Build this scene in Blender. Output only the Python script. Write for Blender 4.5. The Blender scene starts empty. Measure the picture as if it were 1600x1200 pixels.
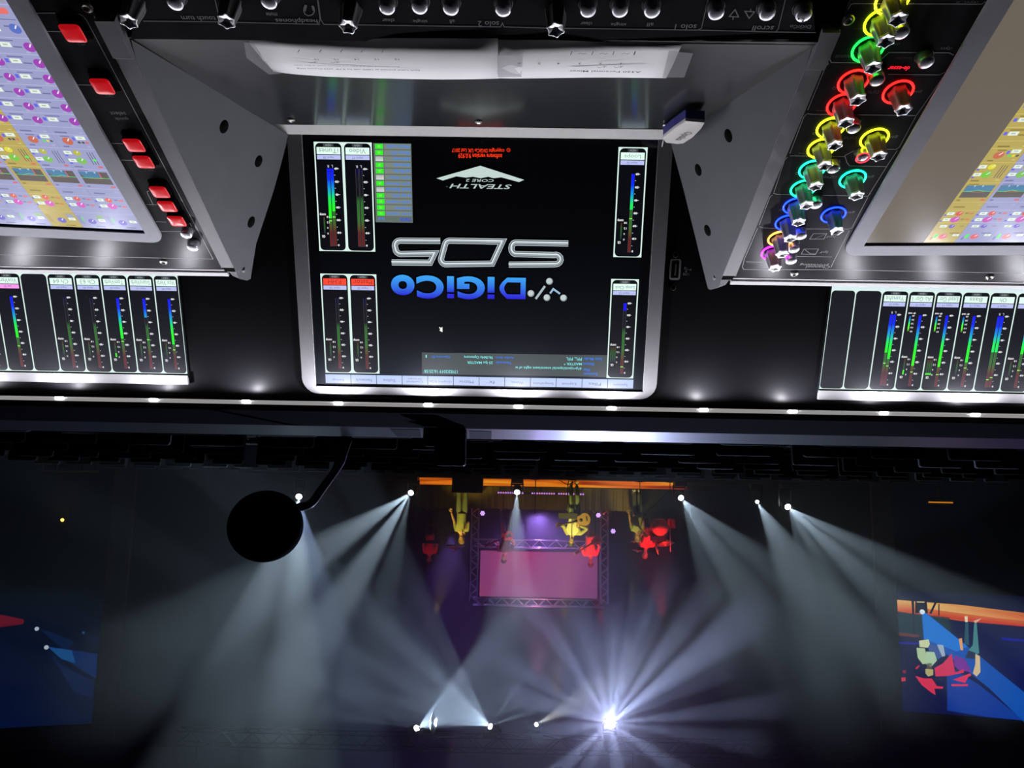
import bpy, bmesh, math, random
from math import sin, cos, tan, pi, radians, degrees, atan2, hypot, sqrt
from mathutils import Vector, Matrix
V = Vector
SC = bpy.context.scene
COL = SC.collection
random.seed(5)

# ------------------------------------------------------------------ camera, world, exposure
F_PX = 1186.0
CAM_AT = V((0, 0, 1.25))
PITCH, YAW, ROLL = radians(8.0), radians(-0.618), radians(1.1015)
_F = V((-sin(YAW) * cos(PITCH), cos(YAW) * cos(PITCH), -sin(PITCH)))
_R = V((cos(YAW), sin(YAW), 0))
_U = _R.cross(_F)
CX = cos(ROLL) * -_R + sin(ROLL) * -_U          # the picture was taken with the phone held upside down
CY = -sin(ROLL) * -_R + cos(ROLL) * -_U
cam_data = bpy.data.cameras.new('camera')
cam = bpy.data.objects.new('camera', cam_data)
COL.objects.link(cam)
cam_data.sensor_width = 36.0
cam_data.lens = F_PX / 1600 * 36.0
cam_data.clip_start, cam_data.clip_end = 0.02, 200
_m = Matrix((CX, CY, -_F)).transposed().to_4x4()
_m.translation = CAM_AT
cam.matrix_world = _m
SC.camera = cam

world = bpy.data.worlds.new('world')
SC.world = world
world.use_nodes = True
world.node_tree.nodes['Background'].inputs[0].default_value = (0.5, 0.7, 1.0, 1)
world.node_tree.nodes['Background'].inputs[1].default_value = 0.0012
SC.view_settings.view_transform = 'Standard'
SC.view_settings.look = 'None'
SC.view_settings.exposure = 0.0
SC.view_settings.gamma = 1.0
SC.view_settings.use_curve_mapping = False
SC.cycles.max_bounces = 6
SC.cycles.volume_bounces = 0
SC.cycles.use_light_tree = True
SC.cycles.sample_clamp_indirect = 4.0


def ray(x, y):
    return _F + CX * ((x - 800) / F_PX) - CY * ((y - 600) / F_PX)


def hit(x, y, o, n):
    d = ray(x, y)
    return CAM_AT + d * ((o - CAM_AT).dot(n) / d.dot(n))


def at_y(x, y, Y):
    d = ray(x, y)
    return CAM_AT + d * ((Y - CAM_AT.y) / d.y)


def px_len(n, Y):                                # n photo pixels at distance Y, in metres
    return n * Y / F_PX


def lin(c):
    if isinstance(c, str):
        c = [int(c[i:i + 2], 16) / 255 for i in (0, 2, 4)]
    return tuple(((v / 12.92) if v <= 0.04045 else ((v + 0.055) / 1.055) ** 2.4) for v in c[:3])


# ------------------------------------------------------------------ lamps
def aim(o, target):
    d = (V(target) - o.location)
    o.rotation_euler = d.to_track_quat('-Z', 'Y').to_euler()


def spot(name, at, target, power, color, deg, blend=0.5, radius=0.03):
    l = bpy.data.lights.new(name, 'SPOT')
    l.energy, l.color, l.spot_size, l.spot_blend, l.shadow_soft_size = power, color, radians(deg), blend, radius
    o = bpy.data.objects.new(name, l)
    o.location = at
    COL.objects.link(o)
    aim(o, target)
    return o


def point(name, at, power, color, radius=0.002):
    l = bpy.data.lights.new(name, 'POINT')
    l.energy, l.color, l.shadow_soft_size = power, color, radius
    o = bpy.data.objects.new(name, l)
    o.location = at
    COL.objects.link(o)
    return o


# ------------------------------------------------------------------ object helpers
def tag(o, label=None, cat=None, group=None, kind=None):
    if label: o['label'] = label
    if cat: o['category'] = cat
    if group: o['group'] = group
    if kind: o['kind'] = kind
    return o


def empty(name, loc=(0, 0, 0), label=None, cat=None, group=None, rz=0):
    o = bpy.data.objects.new(name, None)
    o.empty_display_size = 0.05
    o.location = loc
    o.rotation_euler = (0, 0, rz)
    COL.objects.link(o)
    return tag(o, label, cat, group)


def par(o, p):
    """make o a child of p, keeping o's place in the world (p sits at a plain location / z rotation or is static)"""
    o.parent = p
    if p is not None:
        bpy.context.view_layer.update()
        o.matrix_parent_inverse = p.matrix_world.inverted()
    return o


def link_mesh(name, me, parent=None, local=False):
    o = bpy.data.objects.new(name, me)
    COL.objects.link(o)
    if parent is not None:
        if local: o.parent = parent
        else: par(o, parent)
    return o


def copy_tree(o, parent=None):
    c = o.copy()
    COL.objects.link(c)
    if parent is not None: c.parent = parent
    for ch in o.children: copy_tree(ch, c)
    return c


# ------------------------------------------------------------------ materials
MATS = {}


def mat(name, color=(0.5, 0.5, 0.5), rough=0.5, metal=0.0, emit=None, estr=1.0, spec=0.5, noise=None, bump=None, coat=0.0, trans=0.0, alpha=1.0):
    if name in MATS: return MATS[name]
    m = bpy.data.materials.new(name)
    m.use_nodes = True
    nt = m.node_tree
    b = nt.nodes['Principled BSDF']
    c = lin(color) if isinstance(color, str) else color
    b.inputs['Base Color'].default_value = (*c, 1)
    b.inputs['Roughness'].default_value = rough
    b.inputs['Metallic'].default_value = metal
    b.inputs['Specular IOR Level'].default_value = spec
    b.inputs['Coat Weight'].default_value = coat
    b.inputs['Transmission Weight'].default_value = trans
    b.inputs['Alpha'].default_value = alpha
    if emit is not None:
        e = lin(emit) if isinstance(emit, str) else emit
        b.inputs['Emission Color'].default_value = (*e, 1)
        b.inputs['Emission Strength'].default_value = estr
    if noise or bump:
        tc = nt.nodes.new('ShaderNodeTexCoord')
        nz = nt.nodes.new('ShaderNodeTexNoise')
        nz.inputs['Scale'].default_value = (noise or bump)[0]
        nz.inputs['Detail'].default_value = 5
        nt.links.new(tc.outputs['Object'], nz.inputs['Vector'])
        if noise:                                # worn / mottled finish: colour and gloss wander a little
            r = nt.nodes.new('ShaderNodeMapRange')
            r.inputs['To Min'].default_value = 1 - noise[1]
            r.inputs['To Max'].default_value = 1 + noise[1]
            nt.links.new(nz.outputs['Fac'], r.inputs['Value'])
            mx = nt.nodes.new('ShaderNodeMix')
            mx.data_type = 'RGBA'
            mx.blend_type = 'MULTIPLY'
            mx.inputs['Factor'].default_value = 1.0
            mx.inputs['A'].default_value = (*c, 1)
            nt.links.new(r.outputs['Result'], mx.inputs['B'])
            nt.links.new(mx.outputs['Result'], b.inputs['Base Color'])
        if bump:
            bp = nt.nodes.new('ShaderNodeBump')
            bp.inputs['Strength'].default_value = bump[1]
            bp.inputs['Distance'].default_value = bump[2] if len(bump) > 2 else 0.001
            nt.links.new(nz.outputs['Fac'], bp.inputs['Height'])
            nt.links.new(bp.outputs['Normal'], b.inputs['Normal'])
    MATS[name] = m
    return m


def attr_mat(name, emissive, rough=0.4, strength=1.0, spec=0.5, base=(0.01, 0.01, 0.012)):
    if name in MATS: return MATS[name]
    m = bpy.data.materials.new(name)
    m.use_nodes = True
    nt = m.node_tree
    b = nt.nodes['Principled BSDF']
    a = nt.nodes.new('ShaderNodeAttribute')
    a.attribute_name = 'Col'
    b.inputs['Roughness'].default_value = rough
    b.inputs['Specular IOR Level'].default_value = spec
    if emissive:
        b.inputs['Base Color'].default_value = (*base, 1)
        nt.links.new(a.outputs['Color'], b.inputs['Emission Color'])
        b.inputs['Emission Strength'].default_value = strength
    else:
        nt.links.new(a.outputs['Color'], b.inputs['Base Color'])
    MATS[name] = m
    return m


# ------------------------------------------------------------------ mesh builder
class MB:
    def __init__(s):
        s.bm = bmesh.new()

    def face(s, pts, mi=0, smooth=False):
        vs = [s.bm.verts.new(V(p)) for p in pts]
        f = s.bm.faces.new(vs)
        f.material_index = mi
        f.smooth = smooth
        return f

    def loft(s, rings, mi=0, smooth=True, cap0=True, cap1=True, closed=True):
        rows = [[s.bm.verts.new(V(p)) for p in r] for r in rings]
        n = len(rows[0])
        for a, b in zip(rows, rows[1:]):
            for i in range(n if closed else n - 1):
                j = (i + 1) % n
                try:
                    f = s.bm.faces.new((a[i], a[j], b[j], b[i]))
                    f.material_index = mi
                    f.smooth = smooth
                except ValueError: pass
        if cap0:
            f = s.bm.faces.new(list(reversed(rows[0]))); f.material_index = mi
        if cap1:
            f = s.bm.faces.new(rows[-1]); f.material_index = mi
        return s

    def box(s, c, size, mi=0, rot=None, bevel=0.0):
        r = bmesh.ops.create_cube(s.bm, size=1.0)
        vs = r['verts']
        M = Matrix.Translation(V(c)) @ (rot.to_4x4() if rot else Matrix()) @ Matrix.Diagonal((*size, 1))
        bmesh.ops.transform(s.bm, matrix=M, verts=vs)
        fs = {f for v in vs for f in v.link_faces}
        for f in fs: f.material_index = mi
        if bevel > 0:
            es = list({e for v in vs for e in v.link_edges})
            bmesh.ops.bevel(s.bm, geom=es, offset=bevel, segments=2, profile=0.5, affect='EDGES', material=mi)
        return s

    def prism(s, poly, off, mi=0):
        off = V(off)
        a = [V(p) for p in poly]
        s.loft([a, [p + off for p in a]], mi, smooth=False)
        return s

    def tube(s, path, r, mi=0, seg=10, closed=False):
        path = [V(p) for p in path]
        n = len(path)
        rad = r if isinstance(r, (list, tuple)) else [r] * n
        rings = []
        up = None
        for i, p in enumerate(path):
            if closed: t = path[(i + 1) % n] - path[i - 1]
            else: t = path[min(i + 1, n - 1)] - path[max(i - 1, 0)]
            t.normalize()
            if up is None:
                up = V((0, 0, 1)) if abs(t.z) < 0.9 else V((1, 0, 0))
            x = up.cross(t).normalized()
            up = t.cross(x).normalized()
            rings.append([p + (x * cos(2 * pi * k / seg) + up * sin(2 * pi * k / seg)) * rad[i] for k in range(seg)])
        if closed: rings.append(rings[0])
        s.loft(rings, mi, True, not closed, not closed)
        return s

    def lathe(s, prof, M=Matrix(), seg=20, mi=0, smooth=True, lobes=None):
        rings = []
        for r, z in prof:
            ring = []
            for k in range(seg):
                a = 2 * pi * k / seg
                rr = r * (lobes(a) if lobes else 1)
                ring.append(M @ V((rr * cos(a), rr * sin(a), z)))
            rings.append(ring)
        s.loft(rings, mi, smooth)
        return s

    def ball(s, c, r, mi=0, seg=14, scale=(1, 1, 1), rot=None):
        res = bmesh.ops.create_uvsphere(s.bm, u_segments=seg, v_segments=max(6, seg // 2 + 1), radius=r)
        M = Matrix.Translation(V(c)) @ (rot.to_4x4() if rot else Matrix()) @ Matrix.Diagonal((*scale, 1))
        bmesh.ops.transform(s.bm, matrix=M, verts=res['verts'])
        for f in {f for v in res['verts'] for f in v.link_faces}:
            f.material_index = mi
            f.smooth = True
        return s

    def mesh(s, name, mats):
        me = bpy.data.meshes.new(name)
        bmesh.ops.recalc_face_normals(s.bm, faces=s.bm.faces[:])
        s.bm.to_mesh(me)
        s.bm.free()
        for m in (mats if isinstance(mats, (list, tuple)) else [mats]): me.materials.append(m)
        return me

    def build(s, name, mats, parent=None, local=False):
        return link_mesh(name, s.mesh(name, mats), parent, local)


# ------------------------------------------------------------------ flat surfaces and what is printed or shown on them
class Surf:
    def __init__(s, o, u, v):
        s.o, s.u, s.v = V(o), V(u).normalized(), V(v).normalized()
        s.n = s.u.cross(s.v)

    def uv(s, x, y, w=0.0):
        p = hit(x, y, s.o + s.n * w, s.n)
        return ((p - s.o).dot(s.u), (p - s.o).dot(s.v))

    def P(s, u, v, w=0.0):
        return s.o + s.u * u + s.v * v + s.n * w

    def at(s, x, y, w=0.0):
        return s.P(*s.uv(x, y), w)

    def frame(s, u, v, w=0.0):
        m = Matrix((s.u, s.v, s.n)).transposed().to_4x4()
        m.translation = s.P(u, v, w)
        return m


_text_cache = {}


def text_mesh(body, bold=0.0, shear=0.0):
    res = 6 if bold > .03 and len(body) == 1 else 2
    k = (body, bold, shear)
    if k not in _text_cache:
        c = bpy.data.curves.new('text', 'FONT')
        c.body = body
        c.offset = bold
        c.shear = shear
        c.resolution_u = res
        o = bpy.data.objects.new('text', c)
        COL.objects.link(o)
        dg = bpy.context.evaluated_depsgraph_get()
        me = bpy.data.meshes.new_from_object(o.evaluated_get(dg))
        vs = [(v.co.x, v.co.y) for v in me.vertices]
        fs = [tuple(p.vertices) for p in me.polygons]
        bpy.data.objects.remove(o)
        bpy.data.curves.remove(c)
        bpy.data.meshes.remove(me)
        xs, ys = [v[0] for v in vs] or [0, 1], [v[1] for v in vs] or [0, 1]
        _text_cache[k] = (vs, fs, (min(xs), min(ys), max(xs), max(ys)))
    return _text_cache[k]


LAYER = 4e-5


class Canvas:
    """flat coloured shapes on a Surf: the picture on a screen, or print on a panel"""
    def __init__(s, surf, w0=0.0):
        s.s, s.w0 = surf, w0
        s.v, s.f, s.c = [], [], []

    def poly(s, pts, col, layer=1):
        i = len(s.v)
        w = s.w0 + layer * LAYER
        s.v += [s.s.P(u, v, w) for u, v in pts]
        s.f.append(tuple(range(i, i + len(pts))))
        if isinstance(col, list): s.c.append([lin(c) for c in col])
        else: s.c.append([lin(col)] * len(pts))

    def rect(s, u0, v0, u1, v1, col, layer=1):
        u0, u1, v0, v1 = min(u0, u1), max(u0, u1), min(v0, v1), max(v0, v1)
        s.poly([(u0, v0), (u1, v0), (u1, v1), (u0, v1)], col, layer)

    def vgrad(s, u0, u1, stops, layer=1):
        for (va, ca), (vb, cb) in zip(stops, stops[1:]):
            s.poly([(u0, va), (u1, va), (u1, vb), (u0, vb)], [ca, ca, cb, cb], layer)

    def rrect(s, u0, v0, u1, v1, r, col, layer=1, n=5):
        u0, u1, v0, v1 = min(u0, u1), max(u0, u1), min(v0, v1), max(v0, v1)
        pts = []
        for cx, cy, a0 in ((u1 - r, v1 - r, 0), (u0 + r, v1 - r, 90), (u0 + r, v0 + r, 180), (u1 - r, v0 + r, 270)):
            for k in range(n + 1):
                a = radians(a0 + 90 * k / n)
                pts.append((cx + r * cos(a), cy + r * sin(a)))
        s.poly(pts, col, layer)

    def disc(s, u, v, r, col, layer=1, n=20, sy=1.0):
        s.poly([(u + r * cos(2 * pi * k / n), v + sy * r * sin(2 * pi * k / n)) for k in range(n)], col, layer)

    def ringshape(s, u, v, r, t, col, layer=1, n=24, a0=0, a1=360):
        for k in range(n):
            a, b = radians(a0 + (a1 - a0) * k / n), radians(a0 + (a1 - a0) * (k + 1) / n)
            s.poly([(u + r * cos(a), v + r * sin(a)), (u + r * cos(b), v + r * sin(b)), (u + (r - t) * cos(b), v + (r - t) * sin(b)), (u + (r - t) * cos(a), v + (r - t) * sin(a))], col, layer)

    def stroke(s, pts, wd, col, layer=1, closed=False):
        pts = list(pts)
        if closed: pts = pts + [pts[0], pts[1]]
        h = wd / 2
        L, Rr = [], []
        n = len(pts)
        for i in range(n):
            a = pts[max(i - 1, 0)]; b = pts[min(i + 1, n - 1)]
            if 0 < i < n - 1:
                d1 = V((pts[i][0] - a[0], pts[i][1] - a[1])).normalized()
                d2 = V((b[0] - pts[i][0], b[1] - pts[i][1])).normalized()
                t = (d1 + d2)
                t = t.normalized() if t.length > 1e-6 else d1
                k = 1 / max(0.35, t.dot(d1))
            else:
                t = V((b[0] - a[0], b[1] - a[1])).normalized(); k = 1
            nx, ny = -t.y * h * k, t.x * h * k
            L.append((pts[i][0] + nx, pts[i][1] + ny)); Rr.append((pts[i][0] - nx, pts[i][1] - ny))
        for i in range(n - 1):
            if closed and i == 0: continue
            s.poly([L[i], Rr[i], Rr[i + 1], L[i + 1]], col, layer)

    def text(s, body, u0, v0, u1, v1, col, layer=2, bold=0.0, shear=0.0, keep=None):
        """body fitted into the box; keep='h' keeps letter shape from the box height, 'c' the same but centred"""
        vs, fs, (x0, y0, x1, y1) = text_mesh(body, bold, shear)
        u0, u1, v0, v1 = min(u0, u1), max(u0, u1), min(v0, v1), max(v0, v1)
        sx, sy = (u1 - u0) / max(1e-6, x1 - x0), (v1 - v0) / max(1e-6, y1 - y0)
        ou = u0
        if keep:
            if keep == 'c': ou = (u0 + u1) / 2 - sy * (x1 - x0) / 2
            sx = sy
        w = s.w0 + layer * LAYER
        i = len(s.v)
        s.v += [s.s.P(ou + (x - x0) * sx, v0 + (y - y0) * sy, w) for x, y in vs]
        cl = [(lin(c)) for c in col] if isinstance(col, list) else None
        for f in fs:
            s.f.append(tuple(i + k for k in f))
            if cl: s.c.append([tuple(cl[0][q] + (cl[1][q] - cl[0][q]) * (vs[k][1] - y0) / (y1 - y0) for q in range(3)) for k in f])
            else: s.c.append([lin(col)] * len(f))

    # the same, with corners given where they are seen in the photograph; upright text, so the box's lower right corner in the photo is its top left
    def pbox(s, a, b):
        p, q = s.s.uv(*a, s.w0), s.s.uv(*b, s.w0)
        return p[0], p[1], q[0], q[1]

    def prect(s, a, b, col, layer=1): s.rect(*s.pbox(a, b), col, layer)
    def ptext(s, body, a, b, col, layer=2, bold=0.0, shear=0.0, keep=None): s.text(body, *s.pbox(a, b), col, layer, bold, shear, keep)
    def ppoly(s, pts, col, layer=1): s.poly([s.s.uv(*p, s.w0) for p in pts], col, layer)
    def pstroke(s, pts, wd, col, layer=1, closed=False): s.stroke([s.s.uv(*p, s.w0) for p in pts], wd, col, layer, closed)

    def build(s, name, m, parent=None):
        me = bpy.data.meshes.new(name)
        me.from_pydata([tuple(p) for p in s.v], [], s.f)
        at = me.color_attributes.new('Col', 'FLOAT_COLOR', 'CORNER')
        flat = []
        for c in s.c:
            for q in c: flat += [*q, 1.0]
        at.data.foreach_set('color', flat)
        me.materials.append(m)
        return link_mesh(name, me, parent)


SCREEN = attr_mat('screen_picture', True, rough=0.25)
PRINT = attr_mat('panel_print', False, rough=0.5)
# ================================================================== THE CONSOLE
def tilt(deg): return V((0, cos(radians(deg)), sin(radians(deg))))


XU = V((1, 0, 0))
SB = Surf((0, .654, .9377), XU, tilt(66.513))            # upright back panel: centre screen and meter displays
SP = Surf((0, .6754, 1.0553), XU, tilt(19.5))            # sloping side panels with the touch screens
BACK_L = SB.at(452, 212, .004)
BACK_R = SB.at(1047, 222, .004)
CHK = {}
for side, t1, t2, bk in (('L', (212, 90), (369, 424), BACK_L), ('R', (1258, 107), (1126, 437), BACK_R)):
    a, b = SP.at(*t1), SP.at(*t2)
    n = (b - a).cross(bk - a).normalized()
    if (n.x > 0) != (side == 'R'): n = -n
    u = V((0, 0, 1)).cross(n).normalized()
    CHK[side] = Surf(bk, u, n.cross(u))
_sl = CHK['L'].at(205, 60)
_sn = (BACK_R - BACK_L).cross(_sl - BACK_L).normalized()
if _sn.z < 0: _sn = -_sn
_su = (BACK_L - BACK_R).normalized()
SS = Surf(BACK_R, _su, _sn.cross(_su))                   # the shelf between the cheeks
SF = Surf(SS.at(735, 63, .0015), XU, tilt(19.5))         # front strip with the solo and headphone controls

M_PANEL = mat('dark_anodised_panel', (.028, .027, .030), .28, spec=.05, noise=(60, .35), bump=(900, .12, .0004))
M_GLOSS = mat('black_acrylic_panel', (.005, .005, .006), .40, spec=.05)
M_SHELF = mat('satin_black_shelf', (.011, .012, .014), .2, noise=(30, .5))
_b = M_SHELF.node_tree.nodes['Principled BSDF']
_b.inputs['Roughness'].default_value = .42
_b.inputs['Specular IOR Level'].default_value = .22
_b.inputs['Coat Weight'].default_value = .8
_b.inputs['Coat Roughness'].default_value = .16
M_CHEEK = mat('grey_powder_coat', (.066, .068, .076), .6, bump=(1500, .35, .0004), noise=(40, .15))
M_EDGE = mat('grey_edge_paint', (.14, .14, .15), .5, bump=(1500, .3, .0004))
M_SILVER = mat('silver_bezel', (.19, .187, .195), .55, spec=.12, noise=(200, .08))
M_LAV = mat('grey_screen_bezel', (.38, .38, .43), .55, noise=(150, .08), spec=.2)
M_ALU = mat('brushed_aluminium', (.72, .72, .70), .25, metal=1.0, noise=(300, .1))
M_BLK = mat('matt_black', (.008, .008, .009), .6)
M_RUBBER = mat('black_rubber', (.002, .002, .002), 1.0, spec=.05)
M_CHROME = mat('chrome_button', (.78, .76, .82), .34, metal=.85)
M_CAP = mat('silver_knob_cap', (.88, .87, .90), .36, metal=.9)
M_KNOB = mat('smoked_knob', (.20, .20, .205), .30, spec=.6)
M_GLASS = mat('display_glass', (.010, .011, .014), .12)
M_SCREW = mat('screw_steel', (.45, .43, .40), .3, metal=1.0)
M_RED = mat('lit_red_button', (.4, .008, .012), .3, emit=(.75, .006, .012), estr=.5)

console = empty('mixing_console', (0.04, .62, .0), 'large black digital mixing console with lit screens and glowing knobs in the foreground', 'mixing console')
K = console

# ---- carcass: plinth and body below, so the surfaces stand on something
b = MB()
b.box((.04, .75, .40), (1.5, .95, .80), 0, bevel=.01)
b.box((.04, 1.02, .97), (1.5, .36, .36), 0, bevel=.01)
b.build('pedestal', M_BLK, K)

# ---- back panel
b = MB()
u0, u1, v1 = -.75, .85, SB.uv(800, 628)[1]
b.prism([SB.P(u0, -.16), SB.P(u1, -.16), SB.P(u1, v1), SB.P(u0, v1)], SB.n * -.012)
b.build('back_panel', M_GLOSS, K)

# ---- lid, rear rail
ZT = SB.P(0, v1).z
b = MB()
b.prism([(u0, .752, ZT + .006), (u1, .752, ZT + .006), (u1, 1.046, ZT + .004), (u0, 1.046, ZT + .004)], (0, 0, -.010))
b.build('top_cover', M_RUBBER, K)
b = MB()
b.box((.05, 1.151, ZT - .001), (1.9, .209, .010), bevel=.0015)
rail = b.build('rear_rail', mat('satin_aluminium_rail', (.55, .56, .56), .36, metal=1.0, noise=(80, .1)), K)
ZP = ZT + .004

# ---- light bar: hood, bright lip and the small white lamps under it
LED_X = [SB.uv(x, y, .012)[0] for x, y in ((97, 623), (243, 625), (387, 628), (530, 630), (670, 632), (810, 634), (955, 637), (1098, 640), (1236, 643), (1378, 645), (1520, 648))]
_st = .0897
LED_X = [LED_X[0] + 2 * _st, LED_X[0] + _st] + LED_X + [LED_X[-1] - _st, LED_X[-1] - 2 * _st]
v_led = SB.uv(810, 633, .012)[1]
M_LIP = mat('silver_lip_glow', (.75, .74, .72), .35, metal=.6, emit=(.9, .88, .85), estr=.30)  # silver profile lip; lamp light along it put in as emission
b = MB()
o = SB.P(.05, v_led + .0035, .010)
b.prism([SB.P(u0, v_led + .0028, -.004), SB.P(u1, v_led + .0028, -.004), SB.P(u1, v_led + .0028, .0165), SB.P(u0, v_led + .0028, .0165)], SB.v * .006, 0)
bar = b.build('light_bar', M_BLK, K)
b = MB()
b.prism([SB.P(u0, v_led - .0006, .0135), SB.P(u1, v_led - .0006, .0135), SB.P(u1, v_led - .0006, .0158), SB.P(u0, v_led - .0006, .0158)], SB.v * .0034, 0)
b.build('lit_silver_lip', M_LIP, bar)
M_LED = mat('white_lamp', (1, 1, 1), .3, emit=(.95, .90, 1.0), estr=14)
for i, x in enumerate(LED_X):
    b = MB()
    b.box(SB.P(x, v_led, .0163), (.0085, .0018, .0030), 0, rot=Matrix((SB.u, SB.n, SB.v)).transposed(), bevel=.0008)
    b.build('lamp', M_LED, bar)
    lp = spot('console_lamp', SB.P(x, v_led - .0012, .0195), SB.P(x, v_led - .1, .0215), .55, (.93, .92, 1.0), 178, .35, .0022)

# ---- shelf between the cheeks
shelf_poly = [SS.uv(*p) for p in ((470, 194), (1052, 199))]
b = MB()
pl = [SS.P(*SS.uv(424, 194.5)), SS.P(*SS.uv(1084, 201.5)), SS.P(*SS.uv(1285, 66)), SS.P(*SS.uv(192, 58))]
b.prism(pl, SS.n * -.01)
b.build('shelf_plate', M_SHELF, K)
for x, y in ((455, 186), (748, 189), (1041, 194)):
    b = MB()
    u, v = SS.uv(x, y)
    b.lathe([(.0002, 0), (.0030, 0), (.0032, .0012), (.0018, .0022), (.0015, .001), (.0002, .001)], SS.frame(u, v, 0), 14)
    b.build('screw', M_SCREW, K)

# ---- ledge under the screen
b = MB()
wl = .0135
la, lb = SB.uv(424, 194, wl), SB.uv(1060, 203, wl)
lc, ld = SB.uv(1047, 218, .004), SB.uv(452, 210, .004)
vb, vt = (la[1] + lb[1]) / 2, (lc[1] + ld[1]) / 2
b.loft([[SB.P(lb[0], vb, wl), SB.P(lb[0], vb - .001, wl - .001), SB.P(lc[0] - .004, vt, -.002), SB.P(lc[0] - .004, vt, .004)],
        [SB.P(la[0], vb, wl), SB.P(la[0], vb - .001, wl - .001), SB.P(ld[0] + .004, vt, -.002), SB.P(ld[0] + .004, vt, .004)]], smooth=False)
b.build('screen_ledge', mat('silver_ledge', (.46, .455, .44), .45, spec=.3, noise=(200, .08)), K)


# ---- a flat frame with a rounded outside and a square opening
def frame_mesh(S, outer, inner, r, w0, w1, m, name, parent, n=6, round_at=(1, 1, 1, 1)):
    (a0, b0, a1, b1), (c0, d0, c1, d1) = outer, inner
    ring_o, ring_i = [], []
    for q, (cx, cy, ang) in enumerate(((a1 - r, b1 - r, 0), (a0 + r, b1 - r, 90), (a0 + r, b0 + r, 180), (a1 - r, b0 + r, 270))):
        ic = ((c1, d1), (c0, d1), (c0, d0), (c1, d0))[q]
        sx, sy = ((1, 1), (-1, 1), (-1, -1), (1, -1))[q]
        for k in range(n + 1):
            t = radians(ang + 90 * k / n)
            if round_at[q]: ring_o.append((cx + r * cos(t), cy + r * sin(t)))
            else: ring_o.append((cx + r * sx, cy + r * sy))
            ring_i.append(ic)
    b = MB()
    N = len(ring_o)
    for i in range(N):
        j = (i + 1) % N
        o1, o2, i1, i2 = ring_o[i], ring_o[j], ring_i[i], ring_i[j]
        if (V(o1) - V(o2)).length > 1e-6:
            b.face([S.P(*o1, w0), S.P(*o2, w0), S.P(*o2, w1), S.P(*o1, w1)])
            if (V(i1) - V(i2)).length > 1e-6:
                b.face([S.P(*o1, w1), S.P(*o2, w1), S.P(*i2, w1), S.P(*i1, w1)])
                b.face([S.P(*i1, w1), S.P(*i2, w1), S.P(*i2, w0), S.P(*i1, w0)])
            else:
                b.face([S.P(*o1, w1), S.P(*o2, w1), S.P(*i1, w1)])
    bmesh.ops.remove_doubles(b.bm, verts=b.bm.verts, dist=1e-6)
    return b.build(name, m, parent)


# ================================================================== centre screen
s0, s1 = SB.uv(1012.5, 228.8), SB.uv(489.7, 220.6)
s2, s3 = SB.uv(988, 607), SB.uv(508.7, 598)
AU0, AU1 = (s0[0] + s2[0]) / 2, (s1[0] + s3[0]) / 2
AV0, AV1 = (s0[1] + s1[1]) / 2, (s2[1] + s3[1]) / 2
b = MB()
b.prism([SB.P(AU0 - .009, AV0 - .006), SB.P(AU1 + .009, AV0 - .006), SB.P(AU1 + .009, AV1 + .009), SB.P(AU0 - .009, AV1 + .009)], SB.n * .0012)
screen = b.build('centre_screen', M_GLASS, K)
frame_mesh(SB, (AU0 - .0225, AV0 - .0115, AU1 + .0225, SB.uv(750, 619.5, .0035)[1]), (AU0 - .0095, AV0 - .0065, AU1 + .0095, SB.uv(750, 608, .0035)[1]), .016, 0, .0035, M_SILVER, 'bezel', screen, round_at=(1, 1, 0, 0))
W0 = .0013


def dim(c, k):
    if isinstance(c, str): c = [int(c[i:i + 2], 16) / 255 for i in (0, 2, 4)]
    return tuple(v * k for v in c)


METER = [(0, '1010ff'), (.14, '0030ff'), (.26, '10a0e0'), (.38, '18f060'), (.50, '20ff20'), (.70, '40ff10'), (.80, 'c8f010'), (.88, 'ff5020'), (1.0, 'ff3030')]
METER_DIM = [(0, '0a0a40'), (.12, '14141e'), (.34, '101014'), (.42, '2c6a28'), (.66, '35702a'), (.76, '5a4a1e'), (.82, '5c221e'), (1.0, '6a2420')]


def meter_bar(c, u0, u1, v0, v1, level, peak=None, k=1.0):
    H = v1 - v0
    c.stroke([(u0, v0), (u0, v1), (u1, v1), (u1, v0)], (u1 - u0) * .08, dim('50505a', k), 4)
    c.vgrad(u0, u1, [(v0 + H * t, dim(q, k)) for t, q in METER_DIM], 3)
    if level > 0:
        st = [(t, q) for t, q in METER if t < level]
        c.vgrad(u0, u1, [(v0 + H * t, q) for t, q in st] + [(v0 + H * level, st[-1][1])], 5)
    if peak: c.rect(u0, v0 + H * (peak - .006), u1, v0 + H * (peak + .006), '90ff60', 6)


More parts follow.
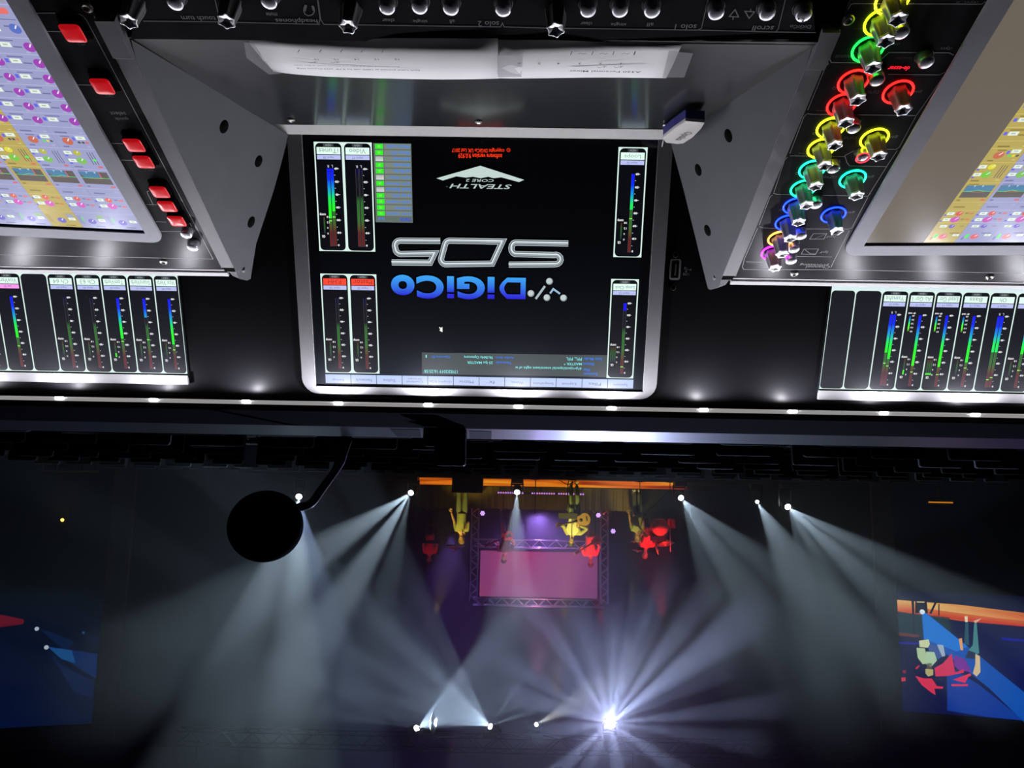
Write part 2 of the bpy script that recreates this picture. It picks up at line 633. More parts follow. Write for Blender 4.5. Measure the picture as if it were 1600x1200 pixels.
def channel_strip(S, w, u0, u1, v0, v1, name, sub, parent, name_bg='e4fff4', sub_bg='bcc4f4', levels=((0, None),), comp='1', gr=0, dyn=False, border=.045, name_col='8ea49a', bg='07080d', lr=False, blank=False, label='channel_meter'):
    c = Canvas(S, w)
    W, H = u1 - u0, v1 - v0
    c.rect(u0, v0, u1, v1, 'dcf4ec', 1)
    e = W * border
    c.rrect(u0 + e, v0 + H * .010, u1 - e, v1 - H * .007, W * .15, bg, 2)
    if not blank:
        X = lambda s: u0 + W * s
        Y = lambda t: v0 + H * t
        c.rect(X(.32), Y(.014), X(.68), Y(.043), '3a3e44', 3)
        c.text('VIEW', X(.39), Y(.019), X(.61), Y(.038), 'a4a8ac', 4)
        c.rect(X(.09), Y(.047), X(.91), Y(.110), name_bg, 3)
        wd = min(.70, .105 * len(name) + .04)
        c.text(name, X(.5 - wd / 2), Y(.058), X(.5 + wd / 2), Y(.100), name_col, 4)
        c.rect(X(.09), Y(.116), X(.91), Y(.156), sub_bg, 3)
        c.text(sub, X(.5 - .022 * len(sub)), Y(.123), X(.5 + .024 * len(sub)), Y(.150), '646c9a', 4)
        M0, M1 = Y(.236), Y(.952)
        two = len(levels) == 2
        cells = [(.36, .46), (.49, .59)] if two else [(.40, .50)]
        for (a, q), (lv, pk) in zip(cells, levels): meter_bar(c, X(a), X(q), M0, M1, lv, pk)
        if two:
            c.text('L', X(.375), Y(.205), X(.43), Y(.228), 'd8dcf0', 4)
            c.text('R', X(.51), Y(.205), X(.575), Y(.228), 'd8dcf0', 4)
        lx = .335 if two else .375
        for i, t in enumerate(('60', '50', '40', '30', '20', '10', '0')):
            yy = M0 + (M1 - M0) * i / 6 * .985 + H * .002
            c.text(t, X(lx - (.13 if t != '0' else .07)), yy - H * .0105, X(lx - .02), yy + H * .0105, 'f0f4f4', 6, bold=.03)
            c.rect(X(lx - .17 if t != '0' else lx - .02), yy - H * .002, X(lx), yy + H * .002, 'e0e4e4', 5)
            if i < 6:
                y2 = M0 + (M1 - M0) * (i + .5) / 6
                c.rect(X(lx - .035), y2 - H * .0025, X(lx), y2 + H * .0025, 'c8ccd0', 5)
        if comp:
            n = int(comp)
            C0, C1 = Y(.68), Y(.835)
            for q in range(n):
                a = .70 + .075 * q if n > 1 else .74
                c.vgrad(X(a), X(a + .055), [(C0, '50241e'), (C0 + (C1 - C0) * .35, '2c5a26'), (C0 + (C1 - C0) * .7, '2a5030'), (C1, '28283c')], 3)
                if gr: c.rect(X(a), C1 - (C1 - C0) * gr, X(a + .055), C1, '50ff30', 5)
            c.text('comp', X(.70), Y(.640), X(.92), Y(.665), 'ececec', 5, bold=.03)
            c.text('GR', X(.76), Y(.850), X(.88), Y(.875), 'ececec', 5, bold=.03)
            for i, t in enumerate(('18', '12', '6', '0')):
                yy = C0 + (C1 - C0) * i / 3
                c.text(t, X(.58 if len(t) == 2 else .63), yy - H * .009, X(.68), yy + H * .009, 'e4e4e4', 5, bold=.02)
        if dyn:
            D0, D1 = Y(.245), Y(.40)
            c.vgrad(X(.80), X(.86), [(D0, '1020c0'), (D0 + (D1 - D0) * .35, '20c0c0'), (D0 + (D1 - D0) * .5, '40ff40'), (D0 + (D1 - D0) * .8, '60ff30'), (D1, '5a2020')], 5)
            c.text('dr out', X(.64), Y(.212), X(.92), Y(.232), 'ececec', 5, bold=.03)
            for i in range(5):
                yy = D0 + (D1 - D0) * i / 4
                c.text(('40', '30', '20', '10', '0')[i], X(.66), yy - H * .008, X(.76), yy + H * .008, 'e4e4e4', 5, bold=.02)
    return c.build(label, SCREEN, parent)


def strip_px(a, b):            # photo px of the strip's lower right and upper left corners -> u0,u1,v0,v1 on SB
    p, q = SB.uv(*a, W0), SB.uv(*b, W0)
    return min(p[0], q[0]), max(p[0], q[0]), min(p[1], q[1]), max(p[1], q[1])


def uspan(x0, x1, y): return sorted((SB.uv(x0, y, W0)[0], SB.uv(x1, y, W0)[0]))


vA0, vA1 = SB.uv(535, 222, W0)[1], SB.uv(535, 392.5, W0)[1]
vB0, vB1 = SB.uv(545, 428, W0)[1], SB.uv(545, 583, W0)[1]
vC0, vC1 = SB.uv(990, 230, W0)[1], SB.uv(980, 402, W0)[1]
vD0, vD1 = SB.uv(975, 436, W0)[1], SB.uv(970, 591, W0)[1]
for nm, sb, xs, y, vv, kw in (
        ('iTunes', 'input 38', (490.5, 535.5), 230, (vA0, vA1), dict(levels=((.545, .62), (.635, .67)))),
        ('Video', 'input 37', (535.5, 581), 230, (vA0, vA1), dict(levels=((0, None), (0, None)), comp='')),
        ('Loops', 'input 22', (966.5, 1012), 232, (vC0, vC1), dict(levels=((.45, .565),))),
        ('P.HH', 'input 26', (500.5, 544.5), 430, (vB0, vB1), dict(name_bg='ff4a34', name_col='8c3c34')),
        ('Pastor', 'input 25', (544.5, 588), 430, (vB0, vB1), dict(name_bg='ff4a34', name_col='8c3c34')),
        ('Loop Click', 'input 23', (955, 998.5), 437, (vD0, vD1), dict(levels=((.105, .90),), comp='3'))):
    u0_, u1_ = uspan(*xs, y)
    channel_strip(SB, W0, u0_, u1_, *vv, nm, sb, screen, **kw)

# status list
c = Canvas(SB, W0)
U0, U1 = uspan(583, 642.5, 224)
V0, V1 = SB.uv(612, 224, W0)[1], SB.uv(612, 347.5, W0)[1]
c.rect(U0, V0, U1, V1, '64706a', 1)
rows = ['Waves audio', 'Waves I/O', 'ethernet', 'timecode', 'surfaces', 'opto loop 1', 'opto devices', 'madi devices', 'local I/O', 'audio engine', 'computer', 'power supplies']
off = {2, 5, 7}
hh = (V1 - V0) / 13
wid = U1 - U0
for i, t in enumerate(rows):
    y0 = V0 + hh * (i + .12)
    y1 = y0 + hh * .78
    c.rect(U0 + wid * .02, y0, U0 + wid * .72, y1, '7c8680', 2)
    c.text(t, U0 + wid * .03, y0 + hh * .12, min(U0 + wid * .70, U0 + wid * (.05 + .054 * len(t))), y1 - hh * .08, '3c84f0', 3, bold=.012)
    if i in off: c.vgrad(U0 + wid * .745, U0 + wid * .95, [(y0, 'a8aeac'), (y1, 'd4dad8')], 2)
    else:
        c.rect(U0 + wid * .745, y0, U0 + wid * .95, y1, '38f028', 2)
        c.text('OK', U0 + wid * .81, y0 + hh * .2, U0 + wid * .89, y1 - hh * .2, 'a0ff80', 3)
yy = V0 + hh * 12.2
c.text('STATUS', U0 + wid * .05, yy, U0 + wid * .33, yy + hh * .55, '1c50f0', 3, bold=.02)
c.text('local', U0 + wid * .76, yy, U0 + wid * .93, yy + hh * .55, '4c8cf0', 3, bold=.01)
c.build('status_list', SCREEN, screen)

# start-up picture: maker's lettering, model number, badge, version lines, pointer
c = Canvas(SB, W0)
c.ptext('copyright DiGiCo UK Ltd 2017', (788, 239), (706, 230), 'ff3a18', 2, bold=.018)
p_ = SB.uv(794.5, 234.5, W0)
c.ringshape(*p_, .0017, .0004, 'ff3a18', 2)
c.text('c', p_[0] - .0006, p_[1] - .0006, p_[0] + .0006, p_[1] + .0006, 'ff3a18', 2)
c.ptext('software version 9.0.929', (784.5, 248), (716, 239.5), 'ff3a18', 2, bold=.018)
badge = [(682, 278.5), (750.5, 259), (819, 281), (811, 284.5), (783, 277), (771, 278.5), (763, 276), (751, 278.5), (739, 276), (728, 277.5), (713, 275.5), (692, 282)]
c.ppoly(badge, 'c4d6d2', 2)
c.ptext('CORE 2', (771.5, 284.5), (728, 279.5), 'b4c6c4', 2, bold=.012, shear=.2)
c.ptext('STEALTH', (799.5, 295.5), (702, 287), 'b4c6c4', 2, bold=.012, shear=.25)
c.ptext('TM', (700, 292), (697, 291), '809090', 2)
c.build('start_picture', SCREEN, screen)

c = Canvas(SB, W0)
for body, a, b2 in (('D', (821, 467.5), (780.5, 433.5)), ('i', (772.5, 467), (762, 432.5)), ('G', (757.5, 468), (714, 431.5)), ('i', (709.5, 466), (698.5, 431.5)), ('C', (693.5, 467), (650.5, 430)), ('o', (648, 461.5), (610.5, 429))):
    U0, V0, U1, V1 = c.pbox(a, b2)
    g = ['3ca8f4', '2a22d8']
    U0, U1, V0, V1 = min(U0, U1), max(U0, U1), min(V0, V1), max(V0, V1)
    if body == 'D':
        h4 = (V1 - V0)
        mid = lambda t: tuple(a_ + (b_ - a_) * t for a_, b_ in zip((.235, .66, .957), (.165, .133, .85)))
        n = 10
        pts_o = [(U0, V0), (U1 - h4 * .36, V0)] + [(U1 - h4 * .36 + h4 * .36 * sin(radians(180 * k / n)), V0 + h4 * (k / n)) for k in range(1, n)] + [(U1 - h4 * .36, V1), (U0, V1)]
        w_, hi = h4 * .24, h4 * .22
        pts_i = [(U0 + w_, V0 + hi), (U1 - h4 * .36, V0 + hi)] + [(U1 - h4 * .36 + h4 * .14 * sin(radians(180 * k / n)), V0 + hi + (h4 - 2 * hi) * (k / n)) for k in range(1, n)] + [(U1 - h4 * .36, V1 - hi), (U0 + w_, V1 - hi)]
        for i in range(len(pts_o)):
            j = (i + 1) % len(pts_o)
            q4 = [pts_o[i], pts_o[j], pts_i[j], pts_i[i]]
            c.poly(q4, [mid((y - V0) / h4) for _, y in q4], 3)
    elif body == 'i':
        h4 = V1 - V0
        c.vgrad(min(U0, U1), max(U0, U1), [(V0, g[0]), (V0 + h4 * .72, '2a30dc')], 3)
        c.vgrad(min(U0, U1), max(U0, U1), [(V0 + h4 * .80, '2a2cda'), (V1, g[1])], 3)
    else:
        c.text(body, U0, V0, U1, V1, g, 3, bold=.045)
for (x0, y0, r) in ((829.5, 458.5, 5.8), (858.5, 439.5, 5.8), (854.5, 465, 5.8), (880.5, 465.5, 5.8)):
    u, v = SB.uv(x0, y0, W0)
    c.disc(u, v, r * .69 / F_PX * .98, '8e9a9e', 2)
    c.disc(u + .0003, v - .0003, r * .69 / F_PX * .78, 'c4cecf', 3)
c.pstroke([(851.5, 447), (837, 467)], .0022, 'a8b8c0', 2)
c.pstroke([(859.5, 458.5), (864.5, 451.5), (875, 459)], .0018, '9cc0dc', 2)
c.build('maker_logo', SCREEN, screen)

c = Canvas(SB, W0)


def chrome_line(pts, wpx):
    uv = [SB.uv(*p, W0) for p in pts]
    w = wpx * .70 / F_PX
    c.stroke(uv, w, 'b4c0c6', 2)
    c.stroke(uv, w * .78, '5c666e', 3)
    c.stroke(uv, w * .52, '98a4ac', 4)
    c.stroke([(u + w * .04, v - w * .12) for u, v in uv], w * .16, 'f0f4f4', 5)


def arc(cx, cy, rx, ry, a0, a1, n=7): return [(cx + rx * cos(radians(a0 + (a1 - a0) * k / n)), cy + ry * sin(radians(a0 + (a1 - a0) * k / n))) for k in range(n + 1)]


chrome_line([(888, 380.5)] + [(808, 379)] + arc(806, 388, 7, 9, -95, -260, 6) + [(866, 398.5)] + arc(868, 405.5, 8, 7.5, -85, 95, 6) + [(795, 413.5)], 9.5)
chrome_line([(785, 377.5)] + arc(703, 384, 8, 8, -90, -170, 4) + [(689, 405)] + arc(697, 405, 8, 8, 170, 95, 4) + [(769, 412), (785, 377.5), (760, 377.2)], 9.5)
chrome_line([(688, 376.5)] + arc(625, 384, 8, 8, -92, -180, 4) + arc(627, 389, 9, 8, 180, 95, 4) + [(679, 396), (672, 410.5), (612, 410)], 9.5)
c.build('model_lettering', SCREEN, screen)

c = Canvas(SB, W0)
c.ppoly([(691.5, 519), (691.3, 510.5), (689, 512.5), (687, 510.5), (686, 512), (688, 514), (686.8, 516.5)], 'f4f8f0', 8)
c.build('pointer', SCREEN, screen)

# session panel
c = Canvas(SB, W0)
c.ppoly([(949, 555), (659, 550.5), (659.5, 584.5), (947.5, 589)], '485050', 1)
for t, a, b2, col in (('Session:', (933.5, 587), (911, 582), '2c7cf0'), ('File:', (921.5, 580.5), (911.5, 575.5), '2c7cf0'), ("d:\\projects\\special events\\sent night of w", (908.5, 578.5), (805, 571), '80e8e8'),
                      ('Status:', (928.5, 571.5), (911, 566.5), '2c7cf0'), ('MASTER *', (909, 571), (881, 566.5), '80e8e8'), ('Solo Mode:', (940.5, 563.5), (912, 558.5), '2c7cf0'), ('PFL, PFL', (909, 563.5), (885, 557.5), '80e8e8'),
                      ('Timecode:', (799.5, 569), (774, 564.5), '2c7cf0'), ('25 fps MASTER', (770, 569), (730, 563), '80e8e8'), ('Audio Sync:', (803, 561), (773.5, 556), '2c7cf0'), ('96.0kHz Optocore', (770, 561), (725, 554.5), '80e8e8'),
                      ('Optocore ID:', (703.5, 560), (673.5, 554.5), '2c7cf0'), ('1', (667, 559), (665, 554.5), '80e8e8'), ('17/02/2019 16:25:58', (715, 583.5), (663, 577.5), '80e8e8')):
    c.ptext(t, a, b2, col, 2, bold=.012)
c.build('session_panel', SCREEN, screen)

# menu bar
c = Canvas(SB, W0)
V0, V1 = SB.uv(750, 589, W0)[1], SB.uv(750, 602.7, W0)[1]
names = ['System', 'Files', 'Layout', 'Snapshots', 'Waves', 'fx', 'Matrix', 'Graphic EQs', 'Control|Groups', 'Solos', 'Network', 'Setup']
wu = (AU1 - AU0) / 12
for i, t in enumerate(names):
    x0 = AU0 + wu * i
    c.vgrad(x0 + wu * .01, x0 + wu * .99, [(V0, 'b4c8f4'), (V0 + (V1 - V0) * .15, 'c0d2fa'), (V1, 'c4d0f8')], 1)
    L_ = t.split('|')
    for q, tt in enumerate(L_):
        h4 = (V1 - V0) * (.34 if len(L_) == 1 else .27)
        y0 = V0 + (V1 - V0) * (.42 if len(L_) == 1 else (.56 - .36 * q))
        ww = wu * min(.86, .082 * len(tt) + .06)
        c.text(tt, x0 + wu / 2 - ww / 2, y0, x0 + wu / 2 + ww / 2, y0 + h4, '6c7ca8', 2)
c.build('menu_bar', SCREEN, screen)
# ================================================================== meter displays left and right of the centre
def meter_display(xs, y_top, y_bot, strips, label):
    """xs: photo x of the strip borders along the hidden lower edge, going away from the centre"""
    yb = y_bot
    us = [SB.uv(x, yb, W0)[0] for x in xs]
    v0 = SB.uv(xs[0], yb, W0)[1]
    v1 = SB.uv(xs[0], y_top, W0)[1]
    lo, hi = min(us), max(us)
    b = MB()
    b.prism([SB.P(lo - .001, v0 - .02), SB.P(hi + .001, v0 - .02), SB.P(hi + .001, v1 + .004), SB.P(lo - .001, v1 + .004)], SB.n * .0012)
    d = b.build('meter_display', M_GLASS, K)
    tag(d, label)
    b = MB()
    b.prism([SB.P(lo - .0003, v1 + .0012, 0), SB.P(hi + .0003, v1 + .0012, 0), SB.P(hi + .0003, v1 + .0105, 0), SB.P(lo - .0003, v1 + .0105, 0)], SB.n * .003)
    b.build('bezel', M_SILVER, d)
    c = Canvas(SB, W0)
    c.rect(lo, v0 - .012, hi, v0, 'dcf0f4', 1)
    c.build('display_border', SCREEN, d)
    for (ua, ub), st in zip(zip(us, us[1:]), strips):
        a, q = min(ua, ub), max(ua, ub)
        if st is None:
            channel_strip(SB, W0, a, q, v0, v1, '', '', d, blank=True, border=.022, bg='16161f')
        else:
            nm, sb, kw = st
            channel_strip(SB, W0, a, q, v0, v1, nm, sb, d, border=.022, bg='0e0e17', **kw)
    return d


BL = dict(name_col='9aa8a4')
meter_display([277, 238.8, 197.5, 156.2, 114.6, 72.6, 30.6, -11, -53, -95, -137, -179], 584, 430,
              [('Vox Verb', 'input 60', dict(levels=((.64, .72),), **BL)), ('SnareVerb', 'input 61', dict(levels=((.265, .58),), **BL)), ('TomVerb', 'input 62', dict(levels=((.57, .61),), gr=.25, **BL)),
               ('Ch 63', 'input 63', BL), ('Ch 64', 'input 64', BL), None, ('VoxVerb', 'aux 20', dict(levels=((.58, .70),), sub_bg='ff9cf0', comp='', **BL)), ('Ch 66', 'input 66', dict(levels=((.58, .70),), **BL)), None, None, None],
              'meter display with mostly reverb channels')
meter_display([1299.5, 1338, 1379.5, 1421.5, 1463.5, 1506, 1549.5, 1592, 1636, 1680, 1724, 1768], 608, 452,
              [None, None, ('Yamaha', 'input 23', dict(levels=((.62, .72), (.53, .68)), comp='', **BL)), ('Ac Gtr 1', 'input 12', dict(levels=((.71, .80),), dyn=True, gr=.3, **BL)),
               ('Lead Gtr', 'input 11', dict(levels=((.72, .83),), dyn=True, comp='3', gr=.12, **BL)), ('Bass', 'input 10', dict(levels=((.65, .73),), dyn=True, **BL)),
               ('Oh', 'input 9', dict(levels=((.50, .86), (.50, .89)), comp='', **BL)), ('Tom', 'input 8', dict(levels=((.52, .75),), **BL)), None, None, None],
              'meter display with guitar and bass channels')

# socket on the black panel between screen and meters
b = MB()
pu, pv = SB.uv(1054.5, 421, 0)
c_ = [SB.uv(1049, 407, 0), SB.uv(1062.5, 407, 0), SB.uv(1061.5, 435, 0), SB.uv(1045.5, 435, 0)]
hw, hh_ = .0052, .0098
port = MB()
port.box(SB.P(pu, pv, .0008), (hw * 1.3, hh_ * 1.6, .0012), 0, rot=Matrix((SB.u, SB.v, SB.n)).transposed())
port = port.build('socket', M_RUBBER, K)
frame_mesh(SB, (pu - hw, pv - hh_, pu + hw, pv + hh_), (pu - hw * .68, pv - hh_ * .80, pu + hw * .68, pv + hh_ * .80), .0022, 0, .0012, mat('socket_surround', (.16, .16, .165), .4), 'socket_surround', port)
b = MB()
b.box(SB.P(pu - .0002, pv, .0018), (.0012, hh_ * 1.1, .0014), 0, rot=Matrix((SB.u, SB.v, SB.n)).transposed())
b.build('contact_tongue', mat('dark_contact', (.05, .045, .035), .4), port)
c = Canvas(SB, 0)
c.ptext('USB', (1076.5, 430.5), (1067, 426.5), '4a4e54', 2, bold=.02)
c.pstroke([(1068, 421), (1079, 421.4)], .0005, '3a3e44', 2)
c.pstroke([(1071, 418.5), (1075, 421.3)], .0005, '3a3e44', 2)
for q in ((1079, 421.4), (1070.5, 418.4), (1072, 424)): c.disc(*SB.uv(*q), .0009, '4a4e54', 2)
c.build('socket_print', PRINT, port)
for x, y in ((1055, 398), (1051.5, 449)):
    b = MB()
    b.lathe([(.0002, 0), (.0028, 0), (.0030, .0010), (.0022, .0017), (.0018, .0008), (.0002, .0008)], SB.frame(*SB.uv(x, y), 0), 14)
    b.build('screw', mat('black_screw', (.02, .02, .02), .25, metal=.6), K)

# ================================================================== side panels with touch screens
VREAR = SP.uv(200, 419)[1]
VREAR2 = SP.uv(1350, 436)[1]
VR_ = (VREAR + VREAR2) / 2
VFRONT = -.42
eL = CHK['L']
LX = SP.uv(350, 424)[0]                  # inner edge, image-left panel (it lies on the +X side)
RX = SP.uv(1145, 438)[0]


def line_u(p, q, v):
    a, c2 = SP.uv(*p), SP.uv(*q)
    return a[0] + (c2[0] - a[0]) * (v - a[1]) / (c2[1] - a[1])


def edge_u(side, v):
    return line_u((179, 82), (350, 424), v) if side == 'L' else line_u((1285, 106), (1146, 438), v)


def edge_ci(side, v):
    return line_u((212, 90), (369, 424), v) if side == 'L' else line_u((1258, 107), (1126, 437), v)


FAR = {'L': .86, 'R': -.80}
PANEL = {}
for side in 'LR':
    b = MB()
    e0, e1, f_ = edge_u(side, VFRONT), edge_u(side, VR_), FAR[side]
    b.prism([SP.P(e0, VFRONT), SP.P(e1, VR_), SP.P(f_, VR_), SP.P(f_, VFRONT)], SP.n * -.005)
    PANEL[side] = b.build('side_panel', M_PANEL, K)
    tag(PANEL[side], 'side panel with red select buttons' if side == 'L' else 'side panel with rows of glowing rotary knobs')
    # bright trims along the rear edge
    b = MB()
    for va, vb_, w in ((.0026, .0042, -.0012), (.0098, .0152, -.0028)):
        b.prism([SP.P(e1, VR_ + va, w), SP.P(f_, VR_ + va, w), SP.P(f_, VR_ + vb_, w), SP.P(e1, VR_ + vb_, w)], SP.n * -.003)
    b.build('rear_trim', mat('trim_silver', (.42, .42, .42), .5, spec=.2), PANEL[side])
    b = MB()
    b.prism([SP.P(e1, VR_, -.0048), SP.P(f_, VR_, -.0048), SP.P(f_, VR_ + .0150, -.0048), SP.P(e1, VR_ + .0150, -.0048)], SP.n * -.003)
    b.build('rear_gap', M_RUBBER, PANEL[side])
    # underside wedge of the panel housing, set in from the edges
    b = MB()
    s_ = 1 if side == 'L' else -1
    pts = [SP.P(e1, VR_ - .004, -.006), SP.P(e0, VFRONT + .02, -.006), V((0, .13, .86)), V((0, .60, .86))]
    xin = (edge_u(side, VR_) + s_ * .004) if side == 'L' else (edge_u(side, VR_) - .004)
    xin = max(edge_u('L', VR_), edge_u('L', -.24)) + .006 if side == 'L' else min(edge_u('R', VR_), edge_u('R', -.24)) - .006
    b.prism([(xin, p.y, p.z) for p in pts], (f_ - xin, 0, 0))
    b.build('panel_housing', M_BLK, K)

# cheeks: the plates that close the gap on both sides
for side, outline, holes in (('L', [(205, 62), (190, 36), (182, 28), (212, 90), (369, 424), (371, 431), (375, 436), (386, 438.5), (391.5, 436), (400, 382), (427, 300), (452, 212), (400, 179)],
                              ((350, 198, 10, 12.5), (404, 252, 9, 11), (392.5, 347, 8, 10.5))),
                             ('R', [(1270, 68), (1282, 45), (1286, 40), (1258, 107), (1126, 437), (1125, 445), (1121, 450), (1110, 453), (1106, 451), (1069, 300), (1046, 215), (1117, 175)],
                              ((1138, 212, 8, 13), (1091, 265.5, 7, 11), (1105.5, 360, 6, 10)))):
    S = CHK[side]
    pts = [S.at(*p) for p in outline]
    del pts[1:3]
    off = -S.n * .0085
    b = MB()
    b.prism(pts, off)
    ck = b.build('side_cheek', M_CHEEK, K)
    tag(ck, 'grey cheek plate beside the red buttons' if side == 'L' else 'grey cheek plate beside the glowing knobs')
    for hx, hy, rx, ry in holes:
        u, v = S.uv(hx, hy)
        b = MB()
        r = .0052
        b.lathe([(.0003, .0003), (r, .0003), (r * 1.03, 0), (r * 1.03, -.0005)], S.frame(u, v, 0), 24)
        b.build('cable_hole', M_RUBBER, ck)
    # top edge strip
    b = MB()
    v_s = SP.uv(*((212, 90) if side == 'L' else (1258, 107)))[1]
    vs = [v_s + (VR_ - .004 - v_s) * q / 4 for q in range(5)]
    A = [SP.P(edge_ci(side, v), v, .0012) for v in vs]
    B = [SP.P(edge_u(side, v), v, .0012) for v in vs]
    for i in range(len(vs) - 1):
        q = [A[i], B[i], B[i + 1], A[i + 1]]
        b.face(q); 
    for i in range(len(vs) - 1):
        for Z in (A, B): b.face([Z[i], Z[i + 1], Z[i + 1] - SP.n * .004, Z[i] - SP.n * .004])
    b.face([A[-1], B[-1], B[-1] - SP.n * .004, A[-1] - SP.n * .004])
    b.face([A[0], B[0], B[0] - SP.n * .004, A[0] - SP.n * .004])
    b.build('edge_strip', M_EDGE, ck)
    # raised front end of the strip
    n_ = SP.n
    A2, B2 = [edge_ci(side, q) for q in (v_s - .030, v_s - .003, v_s)], [edge_u(side, q) for q in (v_s - .030, v_s - .003, v_s)]
    b = MB()
    hs = (.0048, .0048, .0014)
    vv_ = (v_s - .030, v_s - .003, v_s)
    b.loft([[SP.P(A2[i], vv_[i], hs[i]), SP.P(B2[i], vv_[i], hs[i]), SP.P(B2[i], vv_[i], -.004), SP.P(A2[i], vv_[i], -.004)] for i in range(3)], smooth=False)
    b.build('strip_end', M_EDGE, ck)
    # rear end: open slot over a small foot
    v = VR_ - .004
    a, q = edge_ci(side, v), edge_u(side, v)
    b = MB()
    b.box(SP.P((a + q) / 2, v + .0045, -.0012), (abs(q - a) * .86, .0072, .002), 0, rot=Matrix((SP.u, SP.v, SP.n)).transposed())
    b.build('end_slot', M_RUBBER, ck)
    b = MB()
    sg = 1 if side == 'L' else -1
    b.box(SP.P((a + q) / 2 - sg * .0042, v + .0150, -.0075), (abs(q - a) * 1.05, .004, .004), 0, rot=Matrix((SP.u, SP.v, SP.n)).transposed(), bevel=.0006)
    b.box(SP.P((a + q) / 2 - sg * .0008, v + .0098, -.0035), (abs(q - a) * .98, .0032, .004), 0, rot=Matrix((SP.u, SP.v, SP.n)).transposed(), bevel=.0006)
    b.build('end_foot', M_EDGE, ck)


# ---- touch screens, each turned a little towards the operator
def turned(S, deg, at):
    a = radians(deg)
    o = S.at(*at)
    return Surf(o, S.u * cos(a) - S.v * sin(a), S.u * sin(a) + S.v * cos(a))


SPT = {'L': turned(SP, 2.9, (222, 354)), 'R': turned(SP, -1.7, (1352, 378))}
def touch_screen(side, bez_out, bez_in, corner_v):
    """bez_out / bez_in: two photo points on the bezel's outer and inner long edge"""
    S = SPT[side]
    uo = (S.uv(*bez_out[0])[0] + S.uv(*bez_out[1])[0]) / 2
    ui = (S.uv(*bez_in[0])[0] + S.uv(*bez_in[1])[0]) / 2
    vo, vi = corner_v
    s_ = 1 if side == 'L' else -1
    far = ui + s_ * .52
    lo, hi = min(ui, far), max(ui, far)
    b = MB()
    b.prism([S.P(lo - .004, -.31, .0), S.P(hi, -.31, .0), S.P(hi, vi + .003, .0), S.P(lo - .004 if s_ > 0 else lo, vi + .003, .0)], S.n * .0008)
    t = b.build('touch_screen', M_GLASS, PANEL[side])
    outer = (min(uo, far + s_ * .03), -.34, max(uo, far + s_ * .03), vo)
    inner = (min(ui, far), -.315, max(ui, far), vi)
    frame_mesh(S, outer, inner, .012, 0, .0022, M_LAV, 'bezel', t)
    return t, ui, vi, S


tsL, uiL, viL, _ = touch_screen('L', [(42, 0), (205, 276)], [(15, 0), (178, 280)], (SPT['L'].uv(130, 371)[1], SPT['L'].uv(130, 357.5)[1]))
tsR, uiR, viR, _ = touch_screen('R', [(1550, 0), (1370, 290)], [(1582, 0), (1397, 300)], (SPT['R'].uv(1480, 396)[1], SPT['R'].uv(1480, 381)[1]))

LAVc, LAVd, YEL, YELd = '9c9fc8', '868ab4', 'b8a658', '9e8e46'


def pt2(c, u, v, fu, fv, R):          # cell coordinates -> uv
    u0, v0, w, h = R
    return u0 + fu * w, v0 + fv * h


def knob_icon(c, u, v, r, col):
    c.disc(u, v, r, col, 4, 18)
    c.stroke([(u, v), (u - r * .5, v - r * .7)], r * .22, 'f0e8f8', 5)


def vbox(c, u, v, w, h):
    c.rect(u - w / 2, v - h / 2, u + w / 2, v + h / 2, 'e4f0e4', 4)
    c.rect(u - w * .2, v - h * .18, u + w * .25, v + h * .12, 'b0bcae', 5)


def tbox(c, u, v, w, h, col='74749c'): c.rect(u - w, v, u, v + h, col, 4)


def pill(c, u, v, w, col): c.rrect(u - w / 2, v - w * .22, u + w / 2, v + w * .22, w * .2, col, 4, 3)


